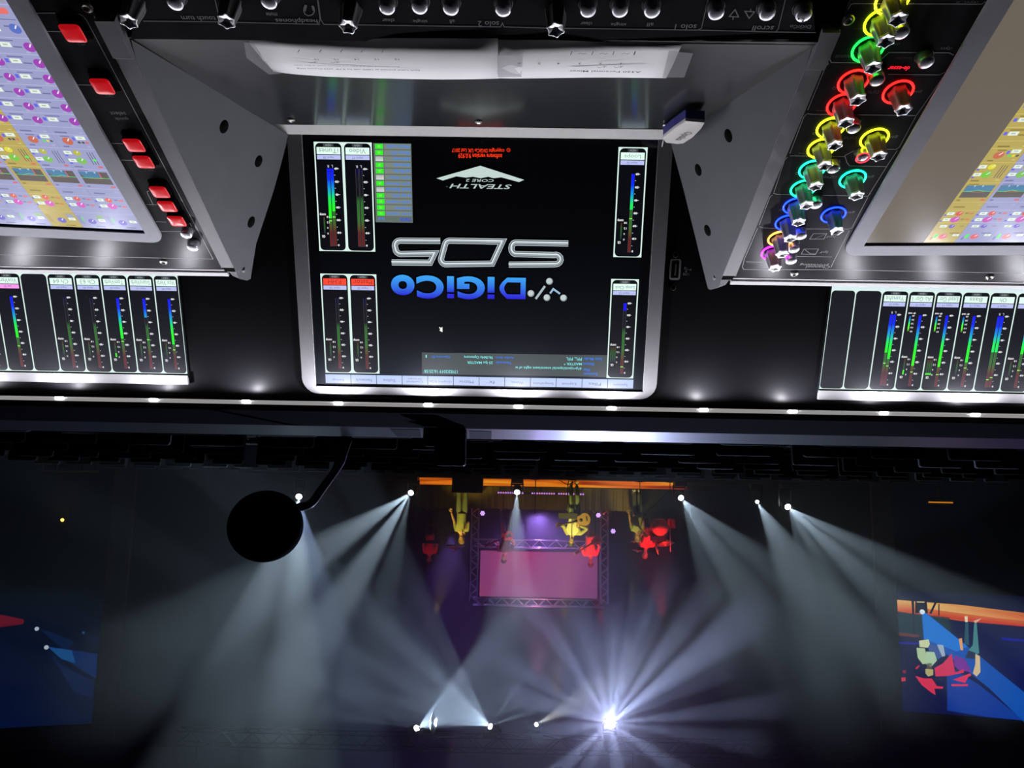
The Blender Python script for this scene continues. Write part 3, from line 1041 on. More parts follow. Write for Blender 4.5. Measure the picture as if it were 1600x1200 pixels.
def channel_column(S, parent, u0, w, vtop, sel, right, hide_top=False, seed=1, k=1.0):
    """one channel's controls on a touch screen, from the output row at the top down to the auxiliary rows"""
    rnd = random.Random(seed)
    c = Canvas(S, .0009)
    bgc, ln = (YEL, YELd) if sel else (LAVc, LAVd)
    tx = '8a7838' if sel else '7474a4'
    c.rect(u0, -.30, u0 + w, vtop, bgc, 1)
    c.rect(u0, -.30, u0 + w * .012, vtop, ln, 2)
    X = lambda s: u0 + w * (1 - s)

    def line(v):
        c.rect(u0, v - .0003, u0 + w, v + .0003, 'b4b4dc' if not sel else 'd0bc6c', 3)
    T = lambda d: vtop - d
    # output / pan row
    if right:
        knob_icon(c, X(.48), T(.0080), w * .125, 'e0646c'); vbox(c, X(.86), T(.0100), w * .20, .0026)
        c.rect(X(.20), T(.0110), X(.28), T(.0060), '40f040', 4); tbox(c, X(.12), T(.0075), w * .05, .004, tx)
        tbox(c, X(.62), T(.0130), w * .3, .0012, tx)
        knob_icon(c, X(.52), T(.0213), w * .09, '6a5ac0'); vbox(c, X(.26), T(.0213), w * .22, .0030)
        pill(c, X(.84), T(.0213), w * .14, '9a88a8' if not sel else 'a09058')
    else:
        knob_icon(c, X(.46), T(.0087), w * .13, '6a62c8'); vbox(c, X(.82), T(.0108), w * .22, .0032)
        c.rect(X(.70), T(.0170), X(.92), T(.0130), '86b07c' if seed % 2 else '9aa0c0', 4)
        if seed % 3 != 1: c.rect(X(.16), T(.0145), X(.20), T(.0085), '48e850', 4)
        for q in range(3): c.rect(X(.05 + .05 * q), T(.0160), X(.065 + .05 * q), T(.0050), tx, 4)
        tbox(c, X(.5), T(.0030), w * .3, .0010, tx)
    line(T(.0205) if not right else T(.0262))
    # compressor: two knobs with value boxes
    for q, col in enumerate(('d458c0', 'e0604c') if not right else ('c850b8', 'd8584c')):
        yv = T(.0297 + .0073 * q)
        knob_icon(c, X(.46), yv, w * (.14 if q == 0 else .105), col)
        vbox(c, X(.20), yv, w * .22, .0034)
        pill(c, X(.84), yv, w * .15, 'e06c6c' if not sel else 'd07c48')
        tbox(c, X(.64), yv - .001, w * .10, .0014, tx)
        c.rect(X(.02), yv + .001, X(.09), yv + .0026, '5c5ce0', 4)
    line(T(.0410))
    tbox(c, X(.14), T(.0455), w * .34, .0014, tx)
    pill(c, X(.88), T(.0475), w * .13, 'a8a8cc' if not sel else 'c0b06c')
    line(T(.0504))
    # equaliser graph
    tbox(c, X(.08), T(.0535), w * .10, .0014, tx)
    pill(c, X(.86), T(.0530), w * .15, 'e06464')
    g0, g1 = T(.0695), T(.0558)
    c.rect(X(.08), g0, X(.92), g1, '5e5654', 4)
    gm = g0 + (g1 - g0) * .48
    c.poly([(X(q), z) for q, z in ([(.08, g0), (.60, g0), (.66, g0 + .001), (.68, gm), (.55, gm + .0006), (.2, gm), (.08, g0 + .002)] if not right else
           [(.10, g0), (.92, g0), (.92, gm - .0010), (.78, gm + .0002), (.5, gm - .0005), (.2, gm + .0008), (.08, gm)])], '4a7ea4', 5)
    for q in (.32, .56):
        c.poly([(X(q - .03), g0), (X(q + .03), g0), (X(q), g0 + .0022)], 'a4d4e4', 6)
    if not right: c.stroke([(X(.68), g0), (X(.68), gm)], w * .025, 'e05a50', 6)
    a = rnd.uniform(-.0018, .0004)
    c.stroke([(X(.08), gm), (X(.3), gm + .0003), (X(.5), gm + a), (X(.7), gm), (X(.92), gm + .0002)], .0006, '58d878', 6)
    c.stroke([(X(.3), gm + .0006), (X(.5), gm + .0008), (X(.7), gm + .0005)], .0005, 'c07850', 6)
    tbox(c, X(.10), T(.0712), w * .3, .0010, tx)
    line(T(.0720))
    # gates: two knobs, bar meters
    pill(c, X(.84), T(.0752), w * .15, 'e06464' if not right else ('b0b0d0' if not sel else 'c8b870'))
    tbox(c, X(.08), T(.0752), w * .24, .0014, tx)
    for q, col in enumerate(('7cc05c', 'b8b840') if not sel else ('74c83c', 'e0dc30')):
        yv = T(.0811 + .0081 * q)
        knob_icon(c, X(.40), yv, w * (.14 if q == 0 else .11), col)
        vbox(c, X(.14), yv, w * .22, .0034)
        c.rect(X(.02), yv + .0022, X(.10), yv + .0038, '6060e4', 4)
    for q in range(3):
        c.rect(X(.68 + .075 * q), T(.0905), X(.70 + .075 * q), T(.0775), '50505c', 4)
    if seed % 3: c.disc(X(.80), T(.0825), w * .05, '50f058', 5)
    line(T(.0935))
    # input gain and balance
    pill(c, X(.86), T(.0962), w * .10, 'b0b0d0' if not sel else 'd0c078')
    tbox(c, X(.14), T(.0962), w * .16, .0014, tx)
    knob_icon(c, X(.35), T(.1010), w * .145, 'c86c50')
    vbox(c, X(.76), T(.1047), w * .26, .0034)
    for q, col in enumerate(('50e050', 'e0dc40', '5c5c60') if seed % 2 else ('505058', '505058', 'e06c6c')):
        c.disc(X(.66 + .11 * q), T(.1003), w * .045, col, 4, 10)
    c.rect(X(.52), T(.1052), X(.60), T(.1020), '6a6ae8', 4)
    tbox(c, X(.22), T(.1063), w * .26, .0010, tx)
    line(T(.1075))
    tbox(c, X(.14), T(.1102), w * .34, .0014, tx)
    pill(c, X(.86), T(.1098), w * .10, 'b0b0d0' if not sel else 'd0c078')
    line(T(.1147))
    # auxiliary rows
    v = T(.1147)
    n_aux = 0
    while v > -.30 and (right or n_aux < 6):
        n_aux += 1
        pill(c, X(.78), v - .0018, w * .12, 'b0b0d0' if not sel else 'd0c078')
        knob_icon(c, X(.88), v - .0058, w * .14, 'a044b4')
        vbox(c, X(.32), v - .0070, w * .26, .0036)
        c.rect(X(.06), v - .0085, X(.15), v - .0055, '6464e8', 4)
        tbox(c, X(.48), v - .0062, w * .22, .0012, tx)
        tbox(c, X(.16), v - .0108, w * .40, .0010, tx)
        v -= .0124
        line(v)
    if not right:                       # fader, mute and name boxes at the operator's end
        knob_icon(c, X(.80), v - .0068, w * .14, '5c74c4')
        vbox(c, X(.30), v - .0062, w * .26, .0036)
        tbox(c, X(.56), v - .0090, w * .14, .0012, tx)
        c.rect(X(.10), v - .0136, X(.95), v - .0130, '6c6ca0', 4)
        c.disc(X(.18), v - .0133, w * .04, 'f0f0fa', 5, 12)
        c.rrect(X(.12), v - .0215, X(.88), v - .0170, w * .06, 'e8746c', 4, 3)
        c.rect(X(.38), v - .0200, X(.62), v - .0186, 'c85c54', 5)
        line(v - .0235)
        c.rect(X(.05), v - .0295, X(.95), v - .0250, '9a9aa8', 4)
        c.rect(X(.05), v - .0375, X(.95), v - .0310, 'e4f0e0', 4)
        c.rect(X(.25), v - .0355, X(.75), v - .0335, 'a8b4a4', 5)
        line(v - .0400)
    c.build('channel_column', SCREEN, parent)


# image-left screen: columns run outward from its inner (right-hand in the photo) edge
edgesL = [SPT['L'].uv(x, 354)[0] for x in (222, 175, 131, 84.5, 40, -5, -50, -95, -140, -185, -230, -275)]
for i in range(11):
    channel_column(SPT['L'], tsL, edgesL[i], edgesL[i + 1] - edgesL[i], viL - .003, i in (2,), False, seed=2 + i)
edgesR = [SPT['R'].uv(x, 377)[0] for x in (1443, 1491, 1540, 1590, 1640, 1690, 1740, 1790, 1840, 1890)]
for i in range(9):
    channel_column(SPT['R'], tsR, edgesR[i + 1], edgesR[i] - edgesR[i + 1], viR - .003, i == 0, True, seed=3 + i)
c = Canvas(SPT['R'], .0009)
c.rect(edgesR[0], -.30, uiR, viR - .003, '6a6156', 1)  # blank glass; its taupe reflection is put in as emitted colour
c.build('empty_area', SCREEN, tsR)
# ================================================================== print on the panels
GREY = '98989c'
LW = .00055
cL = Canvas(SP, .0002)
cL.pstroke([(54, 20.5), (86, 20.5)], LW, GREY)
cL.pstroke([(117, 21.5), (124, 22), (130, 25), (135, 31), (333, 405), (331, 404.8), (0, 398)], LW, GREY)
cL.pstroke([(147, 25), (340, 400)], LW, GREY)
for x0, x1, y in ((72, 97, 49), (121, 143, 132.5), (174, 193, 224), (189, 211, 250), (229, 246, 319.5), (243, 260, 346.5), (250, 303, 361.5)):
    cL.pstroke([(x0, y), (x1, y + .5)], LW, GREY)
cL.pstroke([(239, 319), (231, 303), (230, 299), (233, 298.5)], LW, GREY)
cL.pstroke([(303, 361.5), (296, 347)], LW, GREY)
cL.ptext('quick', (203, 188.5), (177.5, 182), '707074', 1, bold=.01)
cL.ptext('select', (198.5, 180.5), (171, 174.5), '707074', 1, bold=.01)
cL.ptext('pan 2', (134, 71.5), (121, 68), '606064', 1)
cL.ptext('out 1', (178, 151.5), (166, 148.5), '606064', 1)
cL.ptext('dyn 1', (241, 267), (226, 264), '606064', 1)
cL.build('panel_print', PRINT, PANEL['L'])

cR = Canvas(SP, .0002)
for q in ([(1329, 8), (1330, 6.5), (1335, 5.5), (1534, 6.5), (1540, 2)], [(1330, 6), (1325, 15)], [(1313, 46), (1296, 92), (1299, 97.5), (1355, 98.5)], [(1295, 98.5), (1290, 104), (1262, 172)],
          [(1375, 94), (1389, 82), (1483, 82.5), (1490, 86)], [(1388, 116), (1468, 117), (1476, 113)], [(1476, 117), (1432, 180)], [(1261, 177.5), (1268, 178.5), (1432, 180.5)],
          [(1260, 178.5), (1256, 183), (1234, 240)], [(1431, 182), (1405, 230), (1400, 233.5), (1340, 232.5), (1320, 243), (1323, 253), (1327, 259), (1386, 260.5)], [(1319, 244.5), (1234, 243.5)],
          [(1402, 235), (1388, 256), (1356, 307)], [(1231, 245), (1226, 250), (1209, 301)], [(1208, 302), (1214, 303.5), (1356, 306.5), (1360, 302)], [(1356, 308), (1331, 356)], [(1207, 304.5), (1203, 308), (1186, 352)],
          [(1186, 354), (1192, 356), (1222, 357)], [(1240, 357.5), (1325, 358), (1331, 356)], [(1327, 360), (1298, 418)], [(1224, 400), (1300, 401.5)], [(1162, 421), (1300, 421.5), (1600, 427)], [(1184, 356), (1163, 405), (1160, 417), (1162, 421)],
          [(1166, 409), (1190, 409.5)]):
    cR.pstroke(q, LW, GREY)
for pts in ([(1271, 365), (1292, 365), (1287, 373.5), (1265, 373.5)], [(1256, 389), (1279, 389), (1274, 397.5), (1252, 397)]):
    cR.pstroke(pts, LW, '8a8a90', 1, True)
cR.pstroke([(1257, 389.5), (1266, 396.5), (1275, 397)], LW, '8a8a90')
cR.pstroke([(1273, 373), (1278, 370.5), (1290, 366)], LW * .6, '77777c')
for t, a, b2, col in (('Channel', (1295, 419.5), (1261, 414.5), '8a8a90'), ('processing', (1293, 415.5), (1251, 411), '8a8a90'), ('hpf', (1304, 372), (1293, 367), '707074'), ('lpf', (1292, 396), (1283, 391), '707074'),
                      ('threshold', (1329, 91), (1307, 85.5), '5c5c60'), ('dyn  1', (1486, 79), (1460, 71.5), '66666a'), ('dyn 2', (1528, 5), (1495, 1), '66666a'), ('gain', (1439, 145.5), (1425, 140.5), '66666a'),
                      ('curve', (1372, 146.5), (1355, 141), '55555a'), ('freq', (1291, 175), (1277, 171), '55555a'), ('gain', (1401, 216.5), (1387, 211), '66666a'), ('curve', (1337, 217.5), (1319, 213), '55555a'),
                      ('Q', (1305.5, 140), (1302, 135), '77777c'), ('Q', (1274.5, 210.5), (1270.5, 206.5), '77777c'), ('Q', (1247, 273), (1243.5, 268.5), '77777c'), ('freq', (1262, 241.5), (1249, 238.5), '55555a'),
                      ('gain', (1364, 278.5), (1350, 273.5), '55555a'), ('curve', (1306, 278.5), (1288, 274.5), '55555a'), ('gain', (1334, 334), (1320, 329.5), '77605c'), ('gain', (1352, 46.5), (1335, 43), '4c4c50'),
                      ('on', (1405, 70.5), (1398, 66.5), '66666a'), ('Q', (1221.5, 330), (1218.5, 326), '77777c'), ('multi', (1424, 93), (1400, 88.5), '5a1a1c')):
    cR.ptext(t, a, b2, col, 1)
cR.build('panel_print', PRINT, PANEL['R'])
cD = Canvas(SP, .0003)
cD.ptext('de-esser', (1419, 110.5), (1389, 103), 'ff2434', 1, bold=.03)
cD.build('lit_legend', SCREEN, PANEL['R'])

# ================================================================== controls
KS = {}


def star(a): return 1 + .115 * cos(6 * a) + .03 * cos(12 * a)


def knob_meshes():
    b = MB()
    H = .0160
    prof = [(.0060, .0006), (.0061, .002), (.0057, .006), (.0050, .0115), (.0047, H)]
    rings = []
    for i, (r, z) in enumerate(prof):
        am = .75 if i < 2 else 1.0
        rings.append([V((r * (1 + (star(2 * pi * k / 48) - 1) * am) * cos(2 * pi * k / 48), r * (1 + (star(2 * pi * k / 48) - 1) * am) * sin(2 * pi * k / 48), z)) for k in range(48)])
    b.loft(rings, cap1=False)
    body = b.mesh('rotary_knob', M_KNOB)
    b = MB()
    b.lathe([(.0047, H), (.0050, H + .0005), (.0048, H + .0011), (.0041, H + .0009), (.0028, H + .0005), (.0016, H + .0001), (.0008, H - .0006), (.0001, H - .0010)], seg=48, lobes=star)
    cap = b.mesh('knob_cap', M_CAP)
    return body, cap


KB_, KC_ = knob_meshes()


def ring_mesh():
    b = MB()
    pts = [(.0092 * cos(radians(a)), .0092 * sin(radians(a)), .0006) for a in range(0, 360, 9)]
    b.tube(pts, .00075, 0, 6, closed=True)
    return b


RINGS = {}


def knob(S, px, col, parent, w=0.0, label=None, py=None, scale=1.0):
    u, v = S.uv(*px)
    o = link_mesh('rotary_knob', KB_)
    o.matrix_world = S.frame(u, v, w) @ Matrix.Rotation(random.uniform(0, 1), 4, 'Z') @ Matrix.Scale(scale, 4)
    bpy.context.view_layer.update()
    m = o.matrix_world.copy()
    par(o, parent)
    c_ = link_mesh('knob_cap', KC_, o, local=True)
    if col:
        if col not in RINGS:
            RINGS[col] = ring_mesh().mesh('light_ring', mat('ring_light_' + col, (.02, .02, .02), .4, emit=col, estr=6.5))
        link_mesh('light_ring', RINGS[col], o, local=True)
    if label: tag(o, label)
    return o


for col, x, y in (('f0f020', 1394, 0), ('b8ff10', 1376, 34), ('10ff38', 1356, 76), ('ff1412', 1333, 127), ('ff1412', 1315, 163), ('e8ff18', 1298, 199), ('e8ff18', 1283, 231), ('10f0a0', 1269, 264), ('10f088', 1255, 294),
                  ('1030ff', 1243, 321), ('1030ff', 1230, 347), ('ffa038', 1218, 372), ('e020ff', 1207, 394), ('ff1412', 1403, 143), ('e8ff18', 1366, 216), ('10f0a0', 1332, 279), ('1030ff', 1302, 335)):
    knob(SP, (x, y), col, PANEL['R'])


def button_mesh(r, h, m, name, dome=.35):
    b = MB()
    n = 6
    prof = [(r * .94, 0), (r, h * .1), (r, h * .75)] + [(r * cos(radians(90 * k / n)), h * .75 + r * dome * sin(radians(90 * k / n))) for k in range(1, n)] + [(r * .02, h * .75 + r * dome)]
    b.lathe(prof, seg=24)
    return b.mesh(name, m)


BT = button_mesh(.0047, .0085, M_CHROME, 'push_button')
b = MB()
b.lathe([(.0058, 0), (.0058, .0006), (.0053, .0010), (.0049, .0006), (.0049, 0)], seg=24)
BTC = b.mesh('button_collar', M_BLK)


def button(S, px, parent, w=0.0, top=True, red=False, scale=1.0):
    """px is where the button's top is seen"""
    u, v = S.uv(*px, .0090 * scale + w)
    o = link_mesh('push_button', BT)
    o.matrix_world = S.frame(u, v, w) @ Matrix.Scale(scale, 4)
    par(o, parent)
    link_mesh('button_collar', BTC, o, local=True)
    if red:
        if 'red_b' not in RINGS:
            b = MB()
            b.tube([(.0053 * cos(radians(a)), .0053 * sin(radians(a)), .0075) for a in range(0, 360, 15)], .0005, 0, 6, closed=True)
            RINGS['red_b'] = b.mesh('light_ring', mat('ring_light_pink', (.02, .02, .02), .4, emit='ff3048', estr=1.6))
        link_mesh('light_ring', RINGS['red_b'], o, local=True)
    return o


for x, y in ((1410, 56), (1449, 102), (1372, 130), (1335, 205), (1303, 268), (1276, 324), (1252, 373), (1241, 394), (1237, 412)):
    button(SP, (x, y), PANEL['R'])
button(SP, (1349, 249), PANEL['R'], red=True, scale=.9)
for x, y in ((290, 371), (300, 391)): button(SP, (x, y), PANEL['L'])

# lit red select buttons: black keycap skirt, red lens on top
bw, bh, bz = .0066, .0064, .0052


def squircle(s_, z, ex=.30):
    ring = []
    for k in range(40):
        a = 2 * pi * k / 40
        ca, sa = cos(a), sin(a)
        ring.append(V((bw * s_ * math.copysign(abs(ca) ** ex, ca), bh * s_ * math.copysign(abs(sa) ** ex, sa), z)))
    return ring


b = MB()
b.loft([squircle(.99, bz - .0002), squircle(1.0, bz + .0003), squircle(.90, bz + .0009), squircle(.5, bz + .0012), squircle(.02, bz + .0013)])
RB = b.mesh('select_button', M_RED)
b = MB()
for sx, sy, a, q in ((1, 0, .0006, bh + .0009), (-1, 0, .0006, bh + .0009), (0, 1, bw + .0009, .0006), (0, -1, bw + .0009, .0006)):
    b.box((sx * (bw + .0006), sy * (bh + .0006), .0004), (a * 2, q * 2, .0008))
b.loft([squircle(1.06, 0), squircle(1.04, bz), squircle(.98, bz)])
RBC = b.mesh('button_skirt', M_RUBBER)
for x, y in ((114, 52), (160, 135), (209.5, 227), (224.5, 253), (249.5, 300), (261.5, 322.5), (276.5, 345.5)):
    u, v = SP.uv(x, y, bz)
    o = link_mesh('select_button', RB)
    o.matrix_world = SP.frame(u, v, 0)
    par(o, PANEL['L'])
    link_mesh('button_skirt', RBC, o, local=True)

# screws in the side panels
for side, pts in (('L', ((256, 408), (136, 10))), ('R', ((1241, 427), (1546, 432), (1325, 30)))):
    for x, y in pts:
        u, v = SP.uv(x, y)
        b = MB()
        b.lathe([(.0002, 0), (.0036, 0), (.0038, .0010), (.0028, .0019), (.0018, .0021), (.0014, .0009), (.0002, .0009)], SP.frame(u, v, 0), 16)
        b.build('screw', M_SCREW, PANEL[side])

# ---- front strip with headphone and solo controls
b = MB()
fp = [(1282, 66), (196, 58), (230, -60), (1255, -60)]
b.prism([SF.P(*SF.uv(*p)) for p in ((1276, 70.5), (204, 61), (235, -70), (1262, -70))], SF.n * -.006)
front = b.build('front_strip', M_PANEL, K)
c = Canvas(SF, .0002)
c.pstroke([(224, 33), (340, 34), (346, 33), (343, 30), (336, 0)], LW, '88888c')
c.pstroke([(346, 34.5), (500, 38)], LW, '88888c')
c.pstroke([(497, 0), (501, 30), (506, 38), (700, 41), (782, 42), (785, 36), (788, 42), (860, 44)], LW, '88888c')
c.pstroke([(496, 0), (500, 30), (498, 37)], LW, '88888c')
c.pstroke([(860, 44), (1090, 47), (1096, 44), (1106, 0)], LW, '88888c')
c.pstroke([(1092, 47), (1212, 50), (1216, 45), (1227, 0)], LW, '88888c')
c.pstroke([(1212, 50), (1275, 51)], LW, '88888c')
for t, a, b2 in (('touch turn', (339, 34.5 - 1.5), (282, 24.5)), ('headphones', (497, 36.5), (429, 27)), ('mute', (434, 25), (415, 19.5)), ('clear', (617, 34.5), (597, 29)), ('single', (668, 36), (644.5, 29.5)), ('all', (710.5, 36.5), (702.5, 30.5)),
                 ('solo 2', (780, 41.5), (746.5, 32.5)), ('clear', (925, 39.5), (907, 34)), ('single', (978, 41), (955, 34.5)), ('all', (1020.5, 41.5), (1011.5, 35.5)), ('solo 1', (1087, 46.5), (1055.5, 37.5)), ('scroll', (1207, 48.5), (1177, 40)),
                 ('DiGiCo', (1266, 44.5), (1235, 39))):
    c.ptext(t, a, b2, '98989c', 1, bold=.008)
# headphone pictogram and scroll arrows
c.pstroke([(491, 12), (491.5, 18), (488, 23), (482, 24.5), (476.5, 22), (474.5, 17), (475, 11)], .0006, '98989c')
c.pstroke([(490.5, 17), (488.5, 9)], .0015, '98989c')
c.pstroke([(475.5, 17), (478, 8)], .0015, '98989c')
c.pstroke([(1148.5, 15), (1154, 26.5), (1139.5, 25.5)], LW * 1.2, '98989c', 1, True)
c.pstroke([(1146, 26), (1145, 31)], LW * 1.2, '98989c')
c.pstroke([(1164, 17.5), (1179, 18.5), (1170.5, 28.5)], LW * 1.2, '98989c', 1, True)
c.pstroke([(1172.5, 18), (1173, 14)], LW * 1.2, '98989c')
c.build('strip_print', PRINT, front)
for x, y in ((212, 14), (362, 14), (549, 22), (868, 27)):
    knob(SF, (x, y - 10), None, front)
for x, y in ((272, 10), (419, 8), (604, 17), (655, 16), (704, 18), (786, 20), (919, 21), (969, 21), (1019.5, 22), (1120, 25), (1200, 26), (1257, 28)):
    button(SF, (x, y), front)
# ports of the maker's badge on the last button
c = Canvas(SF, .0105)
for x, y in ((1248, 29.5), (1254.5, 33), (1258.5, 34), (1264, 31)):
    c.disc(*SF.uv(x, y, .0105), .0006, '101012', 1, 10)
c.pstroke([(1253, 27.5), (1256, 31), (1258, 28)], .0004, '101012')
c.build('button_badge', PRINT, front)
b = MB()
u, v = SS.uv(649, 66)
b.ball(SS.P(u, v, .002), .0012, 0, 10)
b.build('indicator_lamp', mat('green_lamp', (.1, .4, .2), .3, emit='48c880', estr=.8), front)

# ================================================================== things lying on or fixed to the console
PAPER = mat('white_paper', (.80, .79, .79), .8, noise=(30, .04))


def paper_sheet(name, top, crest, rear, marks, label):
    """top: photo y of the front (shadowed) edge; crest and rear: photo points along the fold and along the back edge"""
    b = MB()
    n = len(crest)
    rows = [[], [], [], []]
    for (x, y, h), (xr, yr, hr) in zip(crest, rear):
        pc = SS.P(*SS.uv(x, y, h), h)
        pr = SS.P(*SS.uv(xr, yr, hr), hr)
        pf = SS.P(*SS.uv(x, y - (top - 3 if h > .001 else 1), .0008), .0008) if False else pc - SS.v * .0075 - SS.n * (h - .0006)
        rows[0].append(pf)
        rows[1].append(pc)
        rows[2].append(pc * .5 + pr * .5 + SS.n * .0006)
        rows[3].append(pr)
    V_ = [[b.bm.verts.new(p) for p in r] for r in rows]
    for A, B in zip(V_, V_[1:]):
        for i in range(n - 1):
            f = b.bm.faces.new((A[i], A[i + 1], B[i + 1], B[i])); f.smooth = True
    o = b.build(name, PAPER)
    sol = o.modifiers.new('thickness', 'SOLIDIFY')
    sol.thickness = .00025
    sol.offset = 0
    tag(o, label, 'paper', 'taped channel label sheets')
    c = Canvas(SS, 0)
    c.w0 = marks[0]
    for kind, *a in marks[1:]:
        if kind == 't': c.ptext(a[0], a[1], a[2], a[3], 1, bold=.01, keep='c' if len(a[0]) < 3 else None)
        if kind == 's': c.pstroke(a[0], a[1], '2c2c30', 1)
    c.build('printed_text', PRINT, o)
    return o


mk = [.0066]
for i, x in enumerate((494, 525, 557, 588.5, 620, 652, 683, 714.5, 745)):
    mk.append(('t', str(16 - i), (x + 3, 94), (x - 3, 91.5), '505058'))
for x in (488, 523, 691, 722, 753): mk.append(('s', [(x + 8, 96.5), (x + 3, 98), (x + 5, 96), (x - 2, 98), (x - 6, 97)], .0004))
mk += [('t', 'Each Label printed at 100% will be 8.78\" (223.01mm) long', (656, 111), (463, 105.5), '606068'), ('t', 'Each channel cell is 0.55in (13.97mm) wide, 9.4px wide', (624, 105), (459, 101), '606068')]
for x in (468, 502, 535, 567, 600): mk.append(('s', [(x, 77.5), (x - 3, 82)], .0005))
paper_sheet('paper_label', 12, [(393, 72, .0012), (440, 75, .003), (500, 79, .005), (560, 82.5, .006), (620, 83.5, .007), (690, 85, .0075), (740, 85.5, .0075), (778, 84.5, .0072)],
            [(428, 112, .0006), (462, 116, .0010), (510, 119.5, .0014), (565, 121.5, .0018), (625, 123, .0020), (690, 124, .0040), (740, 123.5, .0045), (779, 122.5, .0035)],
            mk, 'left white channel label strip with two lines of small print, taped along the shelf')
mk = [.0062]
for i, x in enumerate((970, 938.5, 906, 873, 842.5, 811)):
    mk.append(('t', str(1 + i), (x + 2.5, 100.5), (x - 2.5, 97.5), '505058'))
for x in (965, 939): mk.append(('s', [(x + 9, 103), (x + 4, 106), (x + 6, 103), (x - 2, 106), (x - 6, 104)], .0004))
mk += [('t', 'A320 Personal Mixer', (1001, 114), (889, 109.5), '303034')]
for x in (992, 959, 926, 893): mk.append(('s', [(x + .7, 80), (x - 1.5, 86)], .0008 if x > 980 else .0005))
for x in (978, 944, 910): mk.append(('s', [(x + 6, 83), (x + 2, 84.5), (x - 3, 83), (x - 7, 84.5)], .0004))
paper_sheet('paper_label', 10, [(777, 85.5, .0068), (800, 86, .0068), (860, 84, .006), (920, 82.5, .0045), (980, 80.5, .0025), (1030, 80, .0014), (1061, 79.5, .001)],
            [(776, 122, .0038), (800, 122.5, .0030), (855, 122, .0016), (910, 121, .001), (965, 121, .0008), (1010, 121.5, .0007), (1041, 122, .0006)],
            mk, 'right white channel label strip headed with a large bold title, taped along the shelf')
TAPE = mat('clear_tape', (.5, .5, .52), .2, alpha=.22)
for pts, lb in (((( 381, 66), (396, 68), (424, 108), (441, 115), (420, 116), (385, 90)), 'clear adhesive tape at the far left end of the paper labels'),
                (((1045, 80), (1083, 83), (1069, 121), (1035, 121)), 'clear adhesive tape at the right end beside the bold title')):
    b = MB()
    b.prism([SS.P(*SS.uv(*p, .0016), .0016) for p in pts], SS.n * .0001)
    tag(b.build('adhesive_tape', TAPE), lb, 'tape', None)

pts = [SS.P(*SS.uv(x, y, h), h) for x, y, h in ((777, 87, .0078), (817, 87.5, .0076), (815, 120, .0032), (778, 120.5, .0046))]
b = MB()
b.prism(pts, SS.n * .0001)
tag(b.build('adhesive_tape', TAPE), 'square of clear adhesive tape joining the two paper labels in the middle', 'tape')

# data stick
S2 = Surf(SS.P(0, 0, .0135), SS.u, SS.v)
top = [(1035.5, 217.5), (1052, 204), (1071, 191), (1101, 193.5), (1096, 202), (1083, 215), (1067.5, 225), (1058, 226), (1040, 224)]
tp = [S2.P(*S2.uv(*p)) for p in top]
stick = empty('data_stick', sum(tp, V()) / len(tp) - SS.n * .010, 'white and blue data stick leaning against the grey cheek below the screen corner', 'usb stick')
ctr = sum(tp, V()) / len(tp)
shr = [ctr + (p - ctr) * .93 for p in tp]
b = MB()
b.loft([[p - SS.n * .0032 for p in tp], [p - SS.n * .0010 for p in tp], shr], smooth=False)
b.build('white_shell', mat('white_plastic', (.62, .6, .58), .35), stick)
b = MB()
b.prism([ctr + (p - ctr) * .99 - SS.n * .0100 for p in tp], SS.n * .0067)
b.build('blue_shell', mat('blue_plastic', (.045, .045, .22), .35), stick)
c = Canvas(S2, .0001)
vs, fs, bb = text_mesh('Optika', .0, .2)
a0, a1 = V(S2.uv(1077, 206)), V(S2.uv(1060, 219))
d = (a1 - a0); L_ = d.length; d.normalize(); e = V((-d.y, d.x))
k = L_ / (bb[2] - bb[0])
i0 = len(c.v)
c.v += [S2.P(*(a0 + d * (x - bb[0]) * k + e * (y - .3) * k * 1.1), .0002) for x, y in vs]
for f in fs:
    c.f.append(tuple(i0 + q for q in f)); c.c.append([lin('54504a')] * len(f))
c.build('lettering', PRINT, stick)
b = MB()
q1 = SB.at(1032, 229, .008)
q0 = S2.P(*S2.uv(1037, 223)) - SS.n * .004
b.tube([q0, q1], .0006, 0, 6)
b.build('lanyard_loop', mat('clear_loop', (.5, .5, .5), .3), stick)

# gooseneck microphone fixed behind the rear rail
FOAM = mat('black_foam', (.0035, .0035, .004), 1.0, bump=(900, .8, .001), spec=.1)
base = at_y(548, 690, 1.275)
mic = empty('gooseneck_microphone', (base.x, 1.275, .80), 'black gooseneck microphone with round foam windshield rising behind the console', 'microphone')
b = MB()
pth = [at_y(x, y, Y) for x, y, Y in ((543, 688, 1.272), (536, 706, 1.25), (531, 722, 1.225), (523, 737, 1.195), (512, 752, 1.165), (500, 768, 1.135), (492, 780, 1.115), (487, 786, 1.105), (480, 790, 1.095), (470, 792, 1.085), (455, 797, 1.07))]
pth = [V((pth[0].x + .004, 1.275, .815)), V((pth[0].x + .003, 1.275, pth[0].z - .03))] + pth
b.tube(pth, [.0080] * 5 + [.0062] * 8, 0, 12)
b.build('gooseneck', mat('black_gooseneck', (.012, .012, .013), .35), mic)
ctr = at_y(415, 822, 1.05)
b = MB()
b.ball(ctr, px_len(56.5, 1.05), 0, 40, scale=(1, 1, .965))
b.build('foam_windshield', FOAM, mic)
b = MB()
b.box((pth[0].x, 1.262, .82), (.05, .09, .03), bevel=.003)
b.build('mount', M_BLK, mic)

